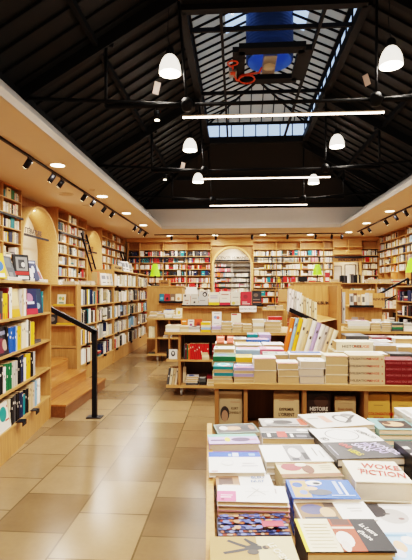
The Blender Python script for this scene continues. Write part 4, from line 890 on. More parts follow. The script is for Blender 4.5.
px_book('sleeping face photo book', (374, 533), (440, 533), (362.6, 504.2), .735, .02, 3, '#e6e1dc', 'white photo book with a sleeping woman in grey tones, under the thick cream novel', [(rect(0, .5, .4, 1), '#4a4646'), (ell(.5, .55, .24, .26), '#bdb6b0'), (ell(.28, .75, .16, .24), '#3a3638'), (ell(.42, .62, .06, .03), '#554d4a'), (ell(.6, .45, .05, .04), '#8a6a66')])
px_book('pale blue picture book', (396, 562), (450, 562), (386.5, 533), .76, .022, 3, '#a8cbe6', 'pale blue picture book at the near right corner of the foreground table', [(ell(.3, .5, .12, .2), '#e3b48e'), (ell(.55, .7, .14, .16), '#f0ece6'), (ell(.2, .25, .1, .14), '#d3d9e6'), (rect(.1, .85, .6, .92), '#7da6cc')])
px_book('black manga', (421, 463), (440, 463), (412.5, 442), .83, .03, 3, '#1b1b1e', 'black book with white lettering at the far right edge of the foreground table', [(rect(.05, .3, .4, .4), '#d8d4cc'), (rect(.05, .6, .4, .72), '#d8d4cc')])
px_book('white slim volumes', (414, 420), (440, 420), (409, 408), .80, .022, 6, '#ebe6dc', 'white slim volume topping a tall pile at the far right of the foreground table', [(rect(.1, .2, .3, .8), '#b4aea4')], page='pagewhite')

# ---- second table (C)
CZ = .86; CX0, CX1, CY0, CY1 = -.14, 2.75, 2.84, 4.5
t = thing('display_table', 'long birch display table in the middle, with book cubbies in its front', 'table', (CX0, CY0, 0))
MB().box((CX0, CY0, CZ-.035), (CX1, CY1, CZ)).build('tabletop', M['topwood'], t)
for x in (CX0+.005, CX1-.03): MB().box((x, CY0+.02, 0), (x+.025, CY1-.02, CZ-.036)).build('side_panel', M['panel'], t)
CXD = [on_y(x, 400, CY0+.03).x for x in (245.6, 304.5, 366)]; CXD += [CXD[-1]+.42, CXD[-1]+.84]
for x in CXD: MB().box((x-.012, CY0+.025, .545), (x+.012, CY0+.33, CZ-.036)).build('divider', M['panel'], t)
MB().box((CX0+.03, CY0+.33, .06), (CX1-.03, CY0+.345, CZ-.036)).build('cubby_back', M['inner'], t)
MB().box((CX0+.03, CY0+.02, .52), (CX1-.03, CY0+.329, .545)).build('cubby_floor', M['panel'], t)
MB().box((CX0+.03, CY0+.04, .06), (CX1-.03, CY0+.06, .519)).build('lower_panel', M['panel'], t)
def cubby(px0, px1, lb, c, h, arts=(), texts=(), n=3, y=CY0+.06):
    a, e = on_y(px0, 400, y).x, on_y(px1, 400, y).x
    for k in range(n):
        make_book(lb if k == 0 else f'{ORD[k]} copy behind the {lb.split(",")[0]}', e-a, h, .022, c, (a+.004*k, y+.03+.0255*k, .546), (pi/2-.06, 0, 0), 'L', arts if k == 0 else (), texts if k == 0 else ())
cubby(219, 242, 'tan book with a grey portrait photo, in the left cubby under the middle table', '#b9a27c', .245, [(rect(0, .93, 1, 1), '#e0d6c0'), (ell(.25, .42, .2, .2), '#3c3632'), (ell(.25, .36, .14, .15), '#b08a6c'), ([(.5, .1), (.56, .1), (.9, -.0), (.8, -.0)], '#2c2826'), (rect(.5, .72, .9, .73), '#a85a3c')], [('KURT', .68, .56, .022, '#5a4a30'), ('VONNEGUT', .66, .45, .02, '#5a4a30')], 2)
cubby(274, 299.5, 'cream book with black title lettering, in the second cubby under the middle table', '#cdb184', .235, [(rect(.2, .82, .8, .83), '#a8442e'), (rect(.3, .2, .7, .21), '#4a3a24')], [('EXPRIMER', .5, .58, .026, '#231c14'), ("L'ORIENT", .5, .44, .03, '#231c14'), ('roman', .5, .3, .02, '#5a4a34')], 4)
cubby(307.5, 331, 'dark brown book with pale capital title, in the third cubby under the middle table', '#35231a', .238, [(ell(.6, .8, .3, .16), '#4f382a')], [('HISTOIRE', .5, .6, .034, '#e6dccb'), ('TOTALE', .5, .46, .034, '#e6dccb'), ('DE LA NUIT', .5, .33, .02, '#e6dccb')], 3)
cubby(335.5, 356.5, 'small beige book with faint title, in the third cubby under the middle table', '#b2946a', .22, [(rect(.15, .82, .85, .826), '#8a6a44'), (rect(.15, .2, .85, .206), '#8a6a44')], [('Essais choisis', .5, .66, .022, '#8a5a3a'), ('de la', .5, .52, .018, '#8a5a3a'), ('raison', .5, .4, .022, '#8a5a3a')], 2)
cubby(367.8, 391, 'ochre book with a red capital title, in the fourth cubby under the middle table', '#d3a550', .238, [(rect(.38, .14, .66, .32), '#4a4034'), (rect(.3, .72, .7, .73), '#5a4a30')], [('DÉCOLONISATIONS', .5, .5, .024, '#c02a1c'), ('FRANÇAISES', .5, .4, .014, '#c02a1c')], 4)
cubby(393, 416, 'second ochre book with a red title, at the right end of the fourth cubby', '#d3a550', .236, [(rect(.3, .72, .7, .73), '#5a4a30')], [('DÉCOLONISATIONS', .5, .5, .024, '#c02a1c')], 4)
def cstack(px0, px1, y, ytop, n, cols, place, d=.2, top=None, spine='L', page='page', toplabel=None, rz=0, jt=.005):
    a, e = on_y(px0, 300, y), on_y(px1, 300, y); zt = on_y((px0+px1)/2, ytop, y).z
    tt = max(.008, (zt-CZ)/n-.0006); cs = [cols[i % len(cols)] for i in range(n-1)]+[cols[-1]]
    return stack(place, cs, a.x, y, CZ, e.x-a.x, d, tt, rz, spine, top, page, jt, toplabel=toplabel)
# front row
cstack(213.5, 233, CY0+.03, 366.4, 5, ['beige', 'cream', 'teal'], 'the leftmost front pile on the middle table', .15, ([(ell(.5, .5, .34, .36), '#bfe3e0'), (ell(.5, .55, .2, .24), '#2fa7a8'), (rect(.5, .02, .9, .14), '#d8503c')], []), toplabel='turquoise book with a pale ring, top of the leftmost front pile on the middle table')
cstack(233.6, 253.8, CY0+.03, 367.6, 5, ['cream', 'beige', 'lilac'], 'the second front pile on the middle table', .15, ([(rect(.05, .3, .95, .7), '#6f5fa8'), (rect(.1, .72, .9, .9), '#e9e4da'), (rect(.1, .05, .9, .2), '#d04a4a')], [('ÉTOILES', .5, .5, .026, '#efeaf6')]), toplabel='violet and white book, top of the second front pile on the middle table')
cstack(254.2, 277, CY0+.03, 358.6, 2, ['beige', 'white'], 'the third front pile on the middle table', .15, ([(rect(0, 0, 1, .22), '#cf3344'), (rect(.15, .45, .8, .55), '#9d98a6')], []), toplabel='white book with a red foot band, top of the tall third front pile')
cstack(277.6, 299, CY0+.03, 363.2, 3, ['beige', 'cream', 'white'], 'the fourth front pile on the middle table', .15, ([(rect(0, 0, 1, .2), '#d8574a'), (rect(.2, .5, .8, .56), '#a39d96')], []), toplabel='white book with a coral band, top of the fourth front pile')
cstack(299.6, 325, CY0+.03, 361.2, 3, ['pale grey', 'pale grey', 'white'], 'the fifth front pile on the middle table', .15, ([(ell(.5, .55, .3, .25), '#8d8888'), (ell(.52, .55, .24, .19), '#ece7dc'), (rect(.2, .2, .75, .24), '#6d6968')], []), page='pagewhite', toplabel='white book with a grey line sketch, top of the fifth front pile')
cstack(325.6, 348.6, CY0+.03, 356.2, 3, ['cream', 'cream', 'cream'], 'the sixth front pile on the middle table', .15, ([(rect(0, 0, 1, .16), '#d4584a')], []), toplabel='cream book with a red foot strip, top of the sixth front pile')
def spine_stack(px0, px1, y, ytop, n, c, place, tcol, words, z0=CZ, toplabel=None):
    a, e = on_y(px0, 300, y), on_y(px1, 300, y); zt = on_y((px0+px1)/2, ytop, y).z; tt = (zt-z0)/n; w_ = e.x-a.x
    for k in range(n):
        o = make_book(f'{pos_word(n-1-k, n)} book of the {place}', w_, .155, tt-.001, c, (a.x+R.uniform(-.003, .003), y+R.uniform(0, .003), z0+k*tt+.0004), (0, 0, 0), 'F', group=place)
        for s, u, h in words: 
            m = text_mesh(s, colmat(h)); q = bpy.data.objects.new('spine_title', m); COL.objects.link(q); q.parent = o
            q.location = (u*w_, -.0008, tt*.5); q.rotation_euler = (pi/2, 0, 0); q.scale = (tt*.5, tt*.42, tt*.02)
spine_stack(349.4, 384.6, CY0+.03, 355.4, 4, '#cdb491', 'pile of four cream spines lettered black and red', None, [('CIVILISATIONS', .28, '#2a211b'), ('ORANGE', .63, '#c2392a'), ('»', .93, '#c2392a')])
spine_stack(385.2, 420, CY0+.03, 360.2, 4, '#6d0f1a', 'pile of four dark red spines on the middle table', None, [('MÉMOIRES', .25, '#a85a5e'), ('DU SIÈCLE', .7, '#b06a6c')])
# rows behind
for args in (
    (213, 236, 3.07, 356.5, 4, ['beige', 'green'], 'the green-topped pile, second row left on the middle table', .16), (214, 235, 3.28, 348.8, 5, ['cream', 'white'], 'the white pile, third row left on the middle table', .16),
    (236.5, 253, 3.07, 357.5, 4, ['cream', 'yellow'], 'the yellow-topped pile, second row on the middle table', .16), (236, 260, 3.28, 350, 4, ['white', 'light blue'], 'the light blue-topped pile, third row on the middle table', .17),
    (215, 234, 3.5, 343.4, 5, ['white', 'white'], 'the white pile, fourth row left on the middle table', .17), (236, 262, 3.5, 345, 4, ['cream', 'white'], 'the wide white pile, fourth row on the middle table', .2),
    (232, 247, 3.75, 339, 4, ['cream', 'white'], 'the small white pile, fifth row on the middle table', .17), (247, 270, 3.75, 340, 3, ['lilac', 'bright blue'], 'the blue-topped pile, fifth row on the middle table', .17),
    (260.5, 284, 3.28, 349.5, 4, ['white', 'pink'], 'the pink-topped pile, third row on the middle table', .17), (247.5, 258, 4.0, 334.5, 4, ['white', 'teal'], 'the dark teal-topped pile at the table back', .18), (259, 271, 4.0, 334.5, 5, ['lilac', 'lilac'], 'the lilac pile at the table back', .18),
    (263, 288, 3.07, 354.6, 3, ['white', 'pale grey'], 'the grey-topped pile, second row on the middle table', .15), (289, 325, 3.07, 354.5, 3, ['white', 'white'], 'the broad white pile before the magazine stand', .16), (262.5, 283.5, 3.5, 344.6, 3, ['orange', 'white'], 'the low white pile, fourth row on the middle table', .18)):
    top = None
    pl = args[6]; y = args[2]
    if 'third row left' in pl: top = ([(ell(.12, .5, .07, .25), '#3a3436'), (rect(.3, .4, .8, .5), '#8d8a90')], [])
    elif 'fourth row left' in pl: top = ([(rect(.05, .08, .42, .92), '#cf4a2c'), (rect(.58, .08, .92, .92), '#d4512f')], [])
    elif 'pink' in pl: top = ([(rect(.3, .3, 1, .7), '#ece7dc'), (rect(.1, .1, .9, .2), '#c94a4a')], [])
    elif 'grey-topped' in pl: top = ([(rect(.02, .3, .98, .8), '#2c2a2c'), (rect(.2, .4, .5, .7), '#8dab7a'), (rect(.6, .4, .9, .7), '#e0dbd0')], [])
    cstack(*args[:6], pl, args[7], top)
# right part of the middle table
for px0, px1, c, lb in ((216.5, 224.5, '#d2512c', 'orange-red book tilted up on the white pile at the left of the middle table'), (227, 233.5, '#cc4a28', 'second orange-red book tilted up on the white pile, right of the first')):
    a, e = on_y(px0, 346, 3.5), on_y(px1, 341, 3.5); make_book(lb, e.x-a.x, .075, .012, c, (a.x, 3.49, 1.034), (pi/2-.9, 0, 0), 'L', [(rect(.12, .7, .88, .85), '#e8b8a0'), (rect(.2, .3, .8, .4), '#8a2a18')])
zb = CZ
cstack(334, 374, 3.24, 351.8, 2, ['cream', 'beige'], 'the low pile under the orange-lettered book', .2)
zz = on_y(350, 351.8, 3.24).z+.0015
spine_stack(336, 373, 3.26, 342, 1, '#e4d6b8', 'cream orange-lettered pile', None, [('HISTOIRE', .42, '#4a443c'), ('ROUGE', .68, '#d8572c')], z0=zz)
for args in ((346, 369, 3.62, 336, 6, ['white', 'black', 'pale grey', 'dark grey'], 'the striped magazine pile on the middle table', .24), (372, 392, 3.75, 337.5, 3, ['navy blue', 'dark red'], 'the dark red-topped pile on the middle table', .2), (374, 396, 3.3, 345.5, 4, ['white', 'pale grey'], 'the grey-topped pile right of the orange lettering', .2),
             (398, 420, 3.3, 347, 4, ['cream', 'white'], 'the white pile at the right edge of the middle table', .2), (390, 416, 3.12, 354, 3, ['cream', 'dark grey'], 'the dark-topped pile behind the dark red spines', .13), (370, 394, 3.52, 341.5, 4, ['white', 'white'], 'the white pile behind the grey-topped one', .17), (395, 420, 3.75, 338.5, 3, ['cream', 'white'], 'the far right white pile on the middle table', .2), (349, 388, 3.07, 353.9, 4, ['cream', 'white'], 'the broad pile behind the cream spines', .14)):
    cstack(*args[:6], args[6], args[7], ([(rect(.1, .2, .5, .8), '#8a8784'), (rect(.55, .3, .9, .5), '#4c4a4c')], []) if 'grey' in args[6] or 'dark' in args[6] or 'magazine' in args[6] else None)
for k, px in enumerate((334.5, 340.5)):
    p = on_y(px, 300, 3.95); make_book(['black book with a red figure standing by the stand post, left of two', 'black book with a red figure standing by the stand post, right of two'][k], .055, .2, .04, '#1a1618', (p.x, 3.95, CZ+.001), (pi/2, 0, 0), 'L', [(ell(.5, .5, .25, .15), '#8a2a24'), (rect(.2, .75, .8, .8), '#a85044')])
# magazine stand on the middle table
SX, SXE = on_y(289, 300, 4.12).x, on_y(334.5, 300, 4.0).x
t = thing('magazine_stand', 'birch magazine stand with an upper and a lower tilted bin on the middle table', 'display stand', (SX, 4.1, CZ))
MB().box((SX, 4.12, CZ), (SXE-.03, 4.145, 1.487)).build('back_board', M['wood'], t)
MB().box((SXE-.03, 3.75, CZ), (SXE, 4.145, 1.487)).build('end_post', M['panel'], t)
a, e = on_y(290, 311, 3.95), on_y(318, 324, 3.62)
b = MB(); b.poly([(a.x, 3.98, a.z), (e.x, 3.7, e.z), (SXE-.031, 3.75, 1.21), (SXE-.031, 4.118, 1.21), (SX+.01, 4.118, 1.27)]); b.build('upper_shelf', M['woodx'], t)
MB().bar((a.x, 3.97, a.z+.012), (e.x, 3.7, e.z+.012), .012, .035).build('black_lip', M['black'], t)
text('ALBUMS', SIGN, t, (on_y(323.4, 303, 4.11).x, 4.117, on_y(322, 303, 4.11).z), (pi/2, 0, 0), .04, 'lettering', .95)
def up_book(x, y, z, t_, d, h, c, lb, lean=0, group=None, rz=0):
    o = bpy.data.objects.new('book', UP); COL.objects.link(o); o.location = (x, y, z); o.rotation_euler = (0, lean, rz); o.scale = (t_, d, h); o.color = (*jit(c, .05), 1); return tag(o, lb, 'book', group)
pxs = (288, 290.8, 293.4, 296, 298.4, 301, 303.6, 306.4, 309, 311.8, 314.4)
for i, px in enumerate(pxs):
    c = ['white', 'white', 'pale grey', 'white', 'white', 'cream', 'beige', 'cream', 'cream', 'beige', 'cream'][i]; p = on_y(px, 300, 3.98-.012*i)
    up_book(p.x, p.y, 1.262-.009*i, .0205, .1, .2 if i < 5 else .195-.002*i, c, f'thin {c} album, {ORD[i]} from the left in the upper bin of the magazine stand', .05 if i < 5 else .0, 'albums in the upper bin')
for i, (px, c, tt) in enumerate(((283, 'orange', .03), (286.6, 'light blue', .024), (289.4, 'yellow', .03), (293, 'cream', .036), (297, 'beige', .03), (300.6, 'white', .036), (305, 'lilac', .03), (308.6, 'white', .032), (312.4, 'pale grey', .034), (316.4, 'beige', .034), (320.4, 'cream', .034))):
    p = on_y(283.5+(px-283)*1.12, 345, 3.72-.006*i)
    up_book(p.x, p.y, .93, tt, .1, .3-.014*max(0, i-4), c, f'{c} leaning album, {ORD[i]} from the left in the magazine stand lower bin', .22+.012*i, 'albums in the lower bin')
MB().box((SXE, 3.95, 1.14), (SXE+.1, 4.145, 1.16)).build('side_bin', M['wood'], bpy.data.objects['magazine_stand'])
for i, (c, hh) in enumerate((('beige', .31), ('brown', .3), ('pale grey', .27))): up_book(SXE+.003+.028*i, 3.97, 1.161, .026, .15, hh, c, f'tall {c} magazine upright at the right side of the magazine stand', .0)
MB().box((on_y(281, 300, 3.66).x, 3.64, CZ+.0005), (SXE-.035, 4.1, .929)).build('lower_bin_base', M['wood'], bpy.data.objects['magazine_stand'])
# ---- wheeled tables (A, B, G) and others
def wheel_table(lb, x0, x1, y0, y1, divs, mid, zt=.88, cz=.12, group=None, wing=True):
    t = thing('display_table', lb, 'table', (x0, y0, 0), 0, group)
    MB().box((x0, y0, zt-.035), (x1, y1, zt)).build('tabletop', M['topwood'], t)
    MB().box((x0+.02, y0+.03, cz), (x1-.02, y1-.03, cz+.03)).build('bottom_board', M['woodx'], t)
    for x in [x0+.2]+list(divs)+[x1-.04]: MB().box((x-.015, y0+.04, cz+.031), (x+.015, y1-.04, zt-.036)).build('divider', M['panel'], t)
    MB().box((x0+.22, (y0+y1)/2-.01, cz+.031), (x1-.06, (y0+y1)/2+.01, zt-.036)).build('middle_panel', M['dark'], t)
    if mid:
        MB().box((x0+.02, y0+.03, mid-.025), (x0+.183, y1-.03, mid)).build('shelf', M['woodx'], t)
        xs = [x0+.2]+list(divs)+[x1-.04]
        for a, c in zip(xs, xs[1:]): MB().box((a+.017, y0+.05, mid-.025), (c-.017, (y0+y1)/2-.012, mid)).build('shelf', M['woodx'], t)
    for x in (x0+.22, x1-.15):
        for y in (y0+.12, y1-.12): caster(t, x, y)
    return t
AX0, AX1, AY0, AY1 = -.97, .80, 6.05, 7.05
ta = wheel_table('wheeled birch display table in the aisle with a raised row of cover-out books', AX0, AX1, AY0, AY1, [on_y(221, 350, AY0).x], .5)
rx0, rx1 = on_y(182.5, 306, 6.5).x, on_y(262.5, 306, 6.5).x
MB().box((rx0, 6.5, .8805), (rx1, 6.53, 1.22)).build('riser_panel', M['wood'], ta)
MB().box((rx0, 6.40, 1.195), (rx1, 6.4995, 1.22)).build('ledge', M['woodx'], ta); MB().box((rx0, 6.385, 1.218), (rx1, 6.3995, 1.236)).build('black_edge', M['black'], ta)
t = thing('price_sign', 'white paper strip with printed line hanging from the raised ledge', 'sign', (0, 6.38, 1.2))
a, e = on_y(239.5, 312, 6.38), on_y(256.5, 306, 6.38); MB().box((a.x, 6.378, a.z+.0), (e.x, 6.3845, e.z)).build('paper', M['paper'], t); text('NOUVEAUTÉS À LIRE', SIGN, t, ((a.x+e.x)/2, 6.3765, (a.z+e.z)/2), (pi/2, 0, 0), .024, 'lettering')
for (px0, px1, py0, c, lb, arts) in ((183, 190.3, 294, '#d6cdbd', 'pale book with a small face, first on the raised ledge of the aisle table', [(ell(.3, .85, .14, .1), '#3a3436'), (ell(.6, .2, .08, .06), '#c0443a'), (rect(.25, .4, .8, .5), '#b08a7a')]),
    (190.8, 198.4, 294, '#c9c3b6', 'grey-beige book with a small dark motif, second on the raised ledge', [(ell(.5, .3, .14, .09), '#4a4848'), (rect(.2, .6, .8, .66), '#8d877c')]), (199, 208, 291.5, '#c4c1ba', 'grey book with a round black portrait, third on the raised ledge', [(ell(.66, .8, .26, .17), '#232125'), (ell(.64, .78, .13, .09), '#d8cfc4'), (rect(.1, .35, .7, .4), '#8a8680')]),
    (208.8, 219.2, 292.3, '#e3dcc8', 'cream book with a yellow foot band, fourth on the raised ledge', [(rect(0, 0, 1, .27), '#e8c22a'), (rect(.15, .55, .85, .62), '#9a8fae'), (rect(.15, .7, .85, .76), '#9a8fae')]), (219.8, 230.2, 291.5, '#e6dccb', 'white book with a red foot band, fifth on the raised ledge', [(rect(0, 0, 1, .24), '#c4283a'), (rect(.15, .75, .85, .82), '#a8685c'), (rect(.2, .5, .7, .55), '#b8ada0')]),
    (230.8, 240, 292.3, '#dcd5c2', 'pale patterned book, sixth on the raised ledge', [(ell(.3, .2, .2, .12), '#c9b25a'), (ell(.7, .25, .18, .12), '#d3c9b0'), (rect(.2, .6, .85, .66), '#9a948a')]), (240.5, 251.6, 291.8, '#c02230', 'bright red book, seventh on the raised ledge', [(ell(.45, .65, .2, .15), '#8a1824'), (rect(.15, .12, .85, .18), '#e3b8b4'), (rect(.15, .24, .6, .3), '#e3b8b4')]), (252, 261.5, 291.5, '#2a211f', 'dark brown book with orange lettering, last on the raised ledge', [(ell(.4, .75, .25, .12), '#6a5446'), (rect(.1, .22, .9, .28), '#c96a44'), (rect(.1, .42, .8, .47), '#8a7468')])):
    a, e = on_y(px0, 306, 6.46), on_y(px1, py0, 6.46)
    make_book(lb, e.x-a.x, e.z-1.221, .018, c, (a.x, 6.45, 1.2212), (pi/2-.1, 0, 0), 'L', arts)
def on_table(px0, px1, pb, y, zt, h_px, lb, c, arts=(), tilt=.15):
    a, e = on_y(px0, pb, y), on_y(px1, pb-h_px, y); make_book(lb, e.x-a.x, e.z-a.z, .018, c, (a.x, y, zt+.001), (pi/2-tilt, 0, 0), 'L', arts)
def tstack(px0, px1, y, pt, zt, cols, place, d=.2, jt=.006, top=None, lim=None):
    a, e = on_y(px0, 300, y), on_y(px1, 300, y); z1 = on_y((px0+px1)/2, pt, y).z; n = len(cols); tt = max(.007, (z1-zt)/n-.0006)
    stack(place, cols, a.x, y, zt, e.x-a.x, d, tt, 0, 'F' if R.random() < .5 else 'L', top, 'page', jt)
AZ = .88
# piles in front on A, and cover-out books standing on the piles behind
for (p0, p1, pt, cols, pl) in ((165.5, 179.5, 325.5, ['white', 'cream'], 'the left corner pile of the aisle table'), (180, 188.5, 326.5, ['cream', 'beige'], 'the pile below the small orange book on the aisle table'), (189, 200, 327, ['white', 'pale grey'], 'the pile below the red-orange book on the aisle table'), (201, 210.5, 322.5, ['yellow', 'light blue', 'cream', 'yellow'], 'the yellow and blue pile on the aisle table'),
    (211.5, 220.5, 326.5, ['white', 'lilac'], 'the pile below the tall white book on the aisle table'), (221.5, 232, 322, ['cream', 'white', 'white'], 'the white pile mid aisle table'), (232.8, 242, 324, ['cream', 'beige', 'white'], 'the pile below the teal-footed book'), (242.8, 252, 324.5, ['beige', 'cream', 'cream'], 'the cream pile right of the teal-footed book'), (252.8, 264, 320, ['cream', 'beige', 'white', 'cream'], 'the taller cream pile on the aisle table'), (264.8, 281, 321.5, ['white', 'beige', 'white'], 'the broad white pile at the aisle table right end')):
    tstack(p0, p1, AY0+.03, pt, AZ, cols, pl, .2)
for (p0, p1, pb, h, lb, c, arts, z) in ((181, 187.5, 326, 11, 'small orange book standing on the aisle table', '#d8742a', [(ell(.5, .4, .22, .14), '#7a8a3a'), (rect(.2, .75, .8, .85), '#e9d9b8')], AZ), (188, 194, 326, 10.5, 'small white and violet book standing on the aisle table', '#ddd2cc', [(ell(.5, .45, .22, .2), '#8a4a6a'), (rect(.2, .8, .8, .88), '#6d5a70')], AZ), (194.6, 202, 326, 11.2, 'red-orange book with a dark round face standing on the aisle table', '#cf4f22', [(ell(.5, .5, .26, .22), '#8a2f1a'), (ell(.5, .35, .16, .16), '#3a201a')], AZ),
    (212, 221.4, 328, 18.6, 'tall white book with blue and red circles standing on the aisle table', '#e9e2d9', [(ell(.36, .7, .18, .09), '#7a9ac4'), (ell(.64, .68, .18, .09), '#d86a5a'), (rect(.2, .35, .8, .39), '#b4aca4'), (rect(.2, .88, .8, .92), '#a8a09a')], AZ), (231.2, 241, 326, 17, 'cream book with a teal and black foot standing on the aisle table', '#e0d6bc', [(rect(0, 0, 1, .14), '#6db0b4'), ([(0, .14), (1, .14), (1, .3), (0, .2)], '#2a2c30'), (rect(.05, .9, .6, .98), '#b0383c')], AZ)):
    on_table(p0, p1, pb, AY0+.28, z, h, lb, c, arts)
tstack(268, 282, AY0+.45, 317, AZ, ['white', 'cream', 'white', 'red'], 'the red-topped pile at the back right of the aisle table', .2)
tstack(253, 266, AY0+.3, 319.5, AZ, ['cream', 'cream', 'beige', 'cream', 'beige'], 'the beige pile below the dark brown ledge book', .14)
# inside table A
a0 = on_y(183.5, 350, AY0+.06).x
for i, (c, t_, h) in enumerate((('dark grey', .022, .2), ('dark red', .02, .21), ('green', .02, .2), ('orange', .02, .2))+(('red', .029, .215),)*9):
    o = bpy.data.objects.new('book', UP); COL.objects.link(o); o.location = (a0+sum((.022, .02, .02, .02)[:i]) if i < 4 else a0+.082+.0295*(i-4), AY0+.08, .5005); o.scale = (t_-.001, .15, h); o.color = (*jit(c, .05), 1)
    tag(o, f'{c} spine, leftmost group on the aisle table middle shelf' if c != 'red' else f'red spine, {ORD[i-4]} of the red set on the aisle table middle shelf', 'book', 'red set on the aisle table shelf')
for i in range(4):
    x = on_y(209+i*2.6, 350, AY0+.06).x+.0; o = bpy.data.objects.new('book', UP); COL.objects.link(o); o.location = (on_y(208, 350, AY0).x+.05+.03*i, AY0+.08, .5005); o.scale = (.029, .15, .21); o.color = (*jit('red' if i else 'dark red', .05), 1)
    tag(o, f'red spine, {ORD[i]} of the short red group left of the divider', 'book', 'short red group on the aisle table shelf')
tstack(201.5, 208.5, AY0+.06, 352.5, .5005, ['beige', 'cream', 'beige'], 'the small beige pile on the aisle table middle shelf', .15)
tstack(186, 198, AY0+.08, 376.5, .151, ['dark grey', 'white', 'pale grey', 'white'], 'the grey and white pile on the aisle table bottom', .16); tstack(199, 206, AY0+.08, 379, .151, ['black', 'dark grey'], 'the black pile on the aisle table bottom', .16); tstack(206.8, 217, AY0+.08, 376, .151, ['white', 'cream', 'dark red'], 'the dark red-topped pile on the aisle table bottom', .16)
on_table(183, 186, 383, AY0+.2, .151, 16, 'thin beige book standing beside the divider on the aisle table bottom', 'beige')
on_table(169, 177.3, 357, AY0+.1, .5005, 9.5, 'white book with a dark figure in the aisle table end shelf', '#d9d6ce', [(ell(.5, .55, .25, .3), '#3c3a3c'), (ell(.5, .6, .12, .15), '#c9c4ba')])
on_table(166.6, 168.6, 357, AY0+.16, .5005, 9.5, 'black narrow book in the aisle table end shelf', 'black')
for i, px in enumerate((166.5, 169.0, 171.7, 174.4)):
    p = on_y(px, 383, AY0+.1); m = Matrix.Translation((p.x, AY0+.12, .1515)) @ Matrix.Rotation(.16, 4, 'Y')
    make_book(f'{["grey", "cream", "cream", "cream"][i]} book leaning in the aisle table end bottom, {ORD[i]} from the left', .03, .235, .15, ['dark grey', 'cream', 'beige', 'cream'][i], m.translation, (m @ Matrix.Rotation(pi/2, 4, 'X')).to_euler(), 'F') if 0 else None
    o = bpy.data.objects.new('book', UP); COL.objects.link(o); o.location = (p.x, AY0+.1, .1515); o.rotation_euler = (0, .14, 0); o.scale = (.032, .15, .23); o.color = (*jit(['dark grey', 'cream', 'beige', 'cream'][i], .05), 1)
    tag(o, f'{["grey", "cream", "cream", "cream"][i]} book leaning in the aisle table end bottom, {ORD[i]} from the left', 'book', 'leaning books in the aisle table end')
# table B
BX0, BX1, BY0 = -1.82, -1.02, 9.0
wheel_table('wheeled birch table at the far left of the aisle with white books', BX0, BX1, BY0, 9.8, [-1.35], .48)
for (p0, p1, pt, cols, pl, y) in ((148, 156, 316, ['white', 'pale grey'], 'the front left pile on the far left wheeled table', BY0+.05), (156.6, 164, 313.5, ['white', 'white', 'pale grey'], 'the second pile on the far left wheeled table', BY0+.05), (165, 172, 314.5, ['cream', 'white', 'white'], 'the third pile on the far left wheeled table', BY0+.05), (172.6, 180, 315.5, ['white', 'cream'], 'the fourth pile on the far left wheeled table', BY0+.05), (164, 174, 310.5, ['white', 'cream', 'white'], 'the back white pile on the far left wheeled table', BY0+.4), (150, 160, 312, ['cream', 'white'], 'the back left pile on the far left wheeled table', BY0+.4)):
    tstack(p0, p1, y, pt, .88, cols, pl, .25)
on_table(165, 171.5, 312, BY0+.68, .88, 7, 'dark blue book standing at the back of the far left wheeled table', '#1f3560', [(rect(.2, .4, .8, .7), '#7a8fb8')])
on_table(176, 182, 316, BY0+.4, .88, 9, 'cream book with a yellow disc on the far left wheeled table', '#e6d9bc', [(ell(.5, .5, .22, .2), '#d9b04a')])
for i in range(4):
    o = bpy.data.objects.new('book', UP); COL.objects.link(o); o.location = (BX0+.04+.034*i, BY0+.1, .4805); o.scale = (.032, .15, .22); o.color = (*jit('cream', .05), 1); tag(o, f'cream book standing in the far left wheeled table end, {ORD[i]} from the left', 'book', 'cream books in the far left table')
tstack(163, 171, BY0+.08, 336, .4805, ['white', 'pale grey', 'white'], 'the pile inside the far left wheeled table', .2); tstack(148.5, 155, BY0+.08, 353.5, .151, ['green', 'dark grey', 'black'], 'the dark pile at the far left table bottom', .16)
# table G on the right
GX0, GX1, GY0 = 1.42, 3.2, 6.35
wheel_table('birch display table on the right with low white piles along its edge', GX0, GX1, GY0, 7.3, [2.2], .5)
for (p0, p1, pt, cols, pl) in ((347.5, 369.5, 321, ['beige', 'cream', 'white', 'white'], 'the leftmost long pile on the right table'), (370.8, 380.6, 323, ['beige', 'cream', 'cream'], 'the cream pile on the right table'), (381.4, 391, 322.5, ['white', 'pale grey', 'white', 'white'], 'the white pile on the right table'), (391.8, 403, 323, ['dark grey', 'green', 'pale grey', 'dark grey'], 'the grey-green pile on the right table'), (404, 416, 323.5, ['white', 'white', 'pale grey'], 'the rightmost white pile on the right table')):
    tstack(p0, p1, GY0+.04, pt, .88, cols, pl, .25)
for (p0, p1, pb, h, lb, c, arts) in ((352, 358, 321, 11, 'cover-out grey photo book behind the long pile on the right table', '#8a8078', [(ell(.5, .5, .25, .2), '#4a4442')]), (359, 364.5, 321, 11, 'cover-out brown book behind the long pile on the right table', '#7a5a44', [(rect(.2, .3, .8, .7), '#b89a7c')]), (372, 381, 321, 9, 'white cover-out book with a grey picture on the right table', '#dcd6cc', [(rect(.15, .3, .7, .7), '#6a6864')]), (384, 390, 318, 9, 'cream cover-out book at the back of the right table', '#e3d6bc', [(rect(.2, .3, .8, .5), '#a8946c')])):
    on_table(p0, p1, pb, GY0+.5, .88, h, lb, c, arts)

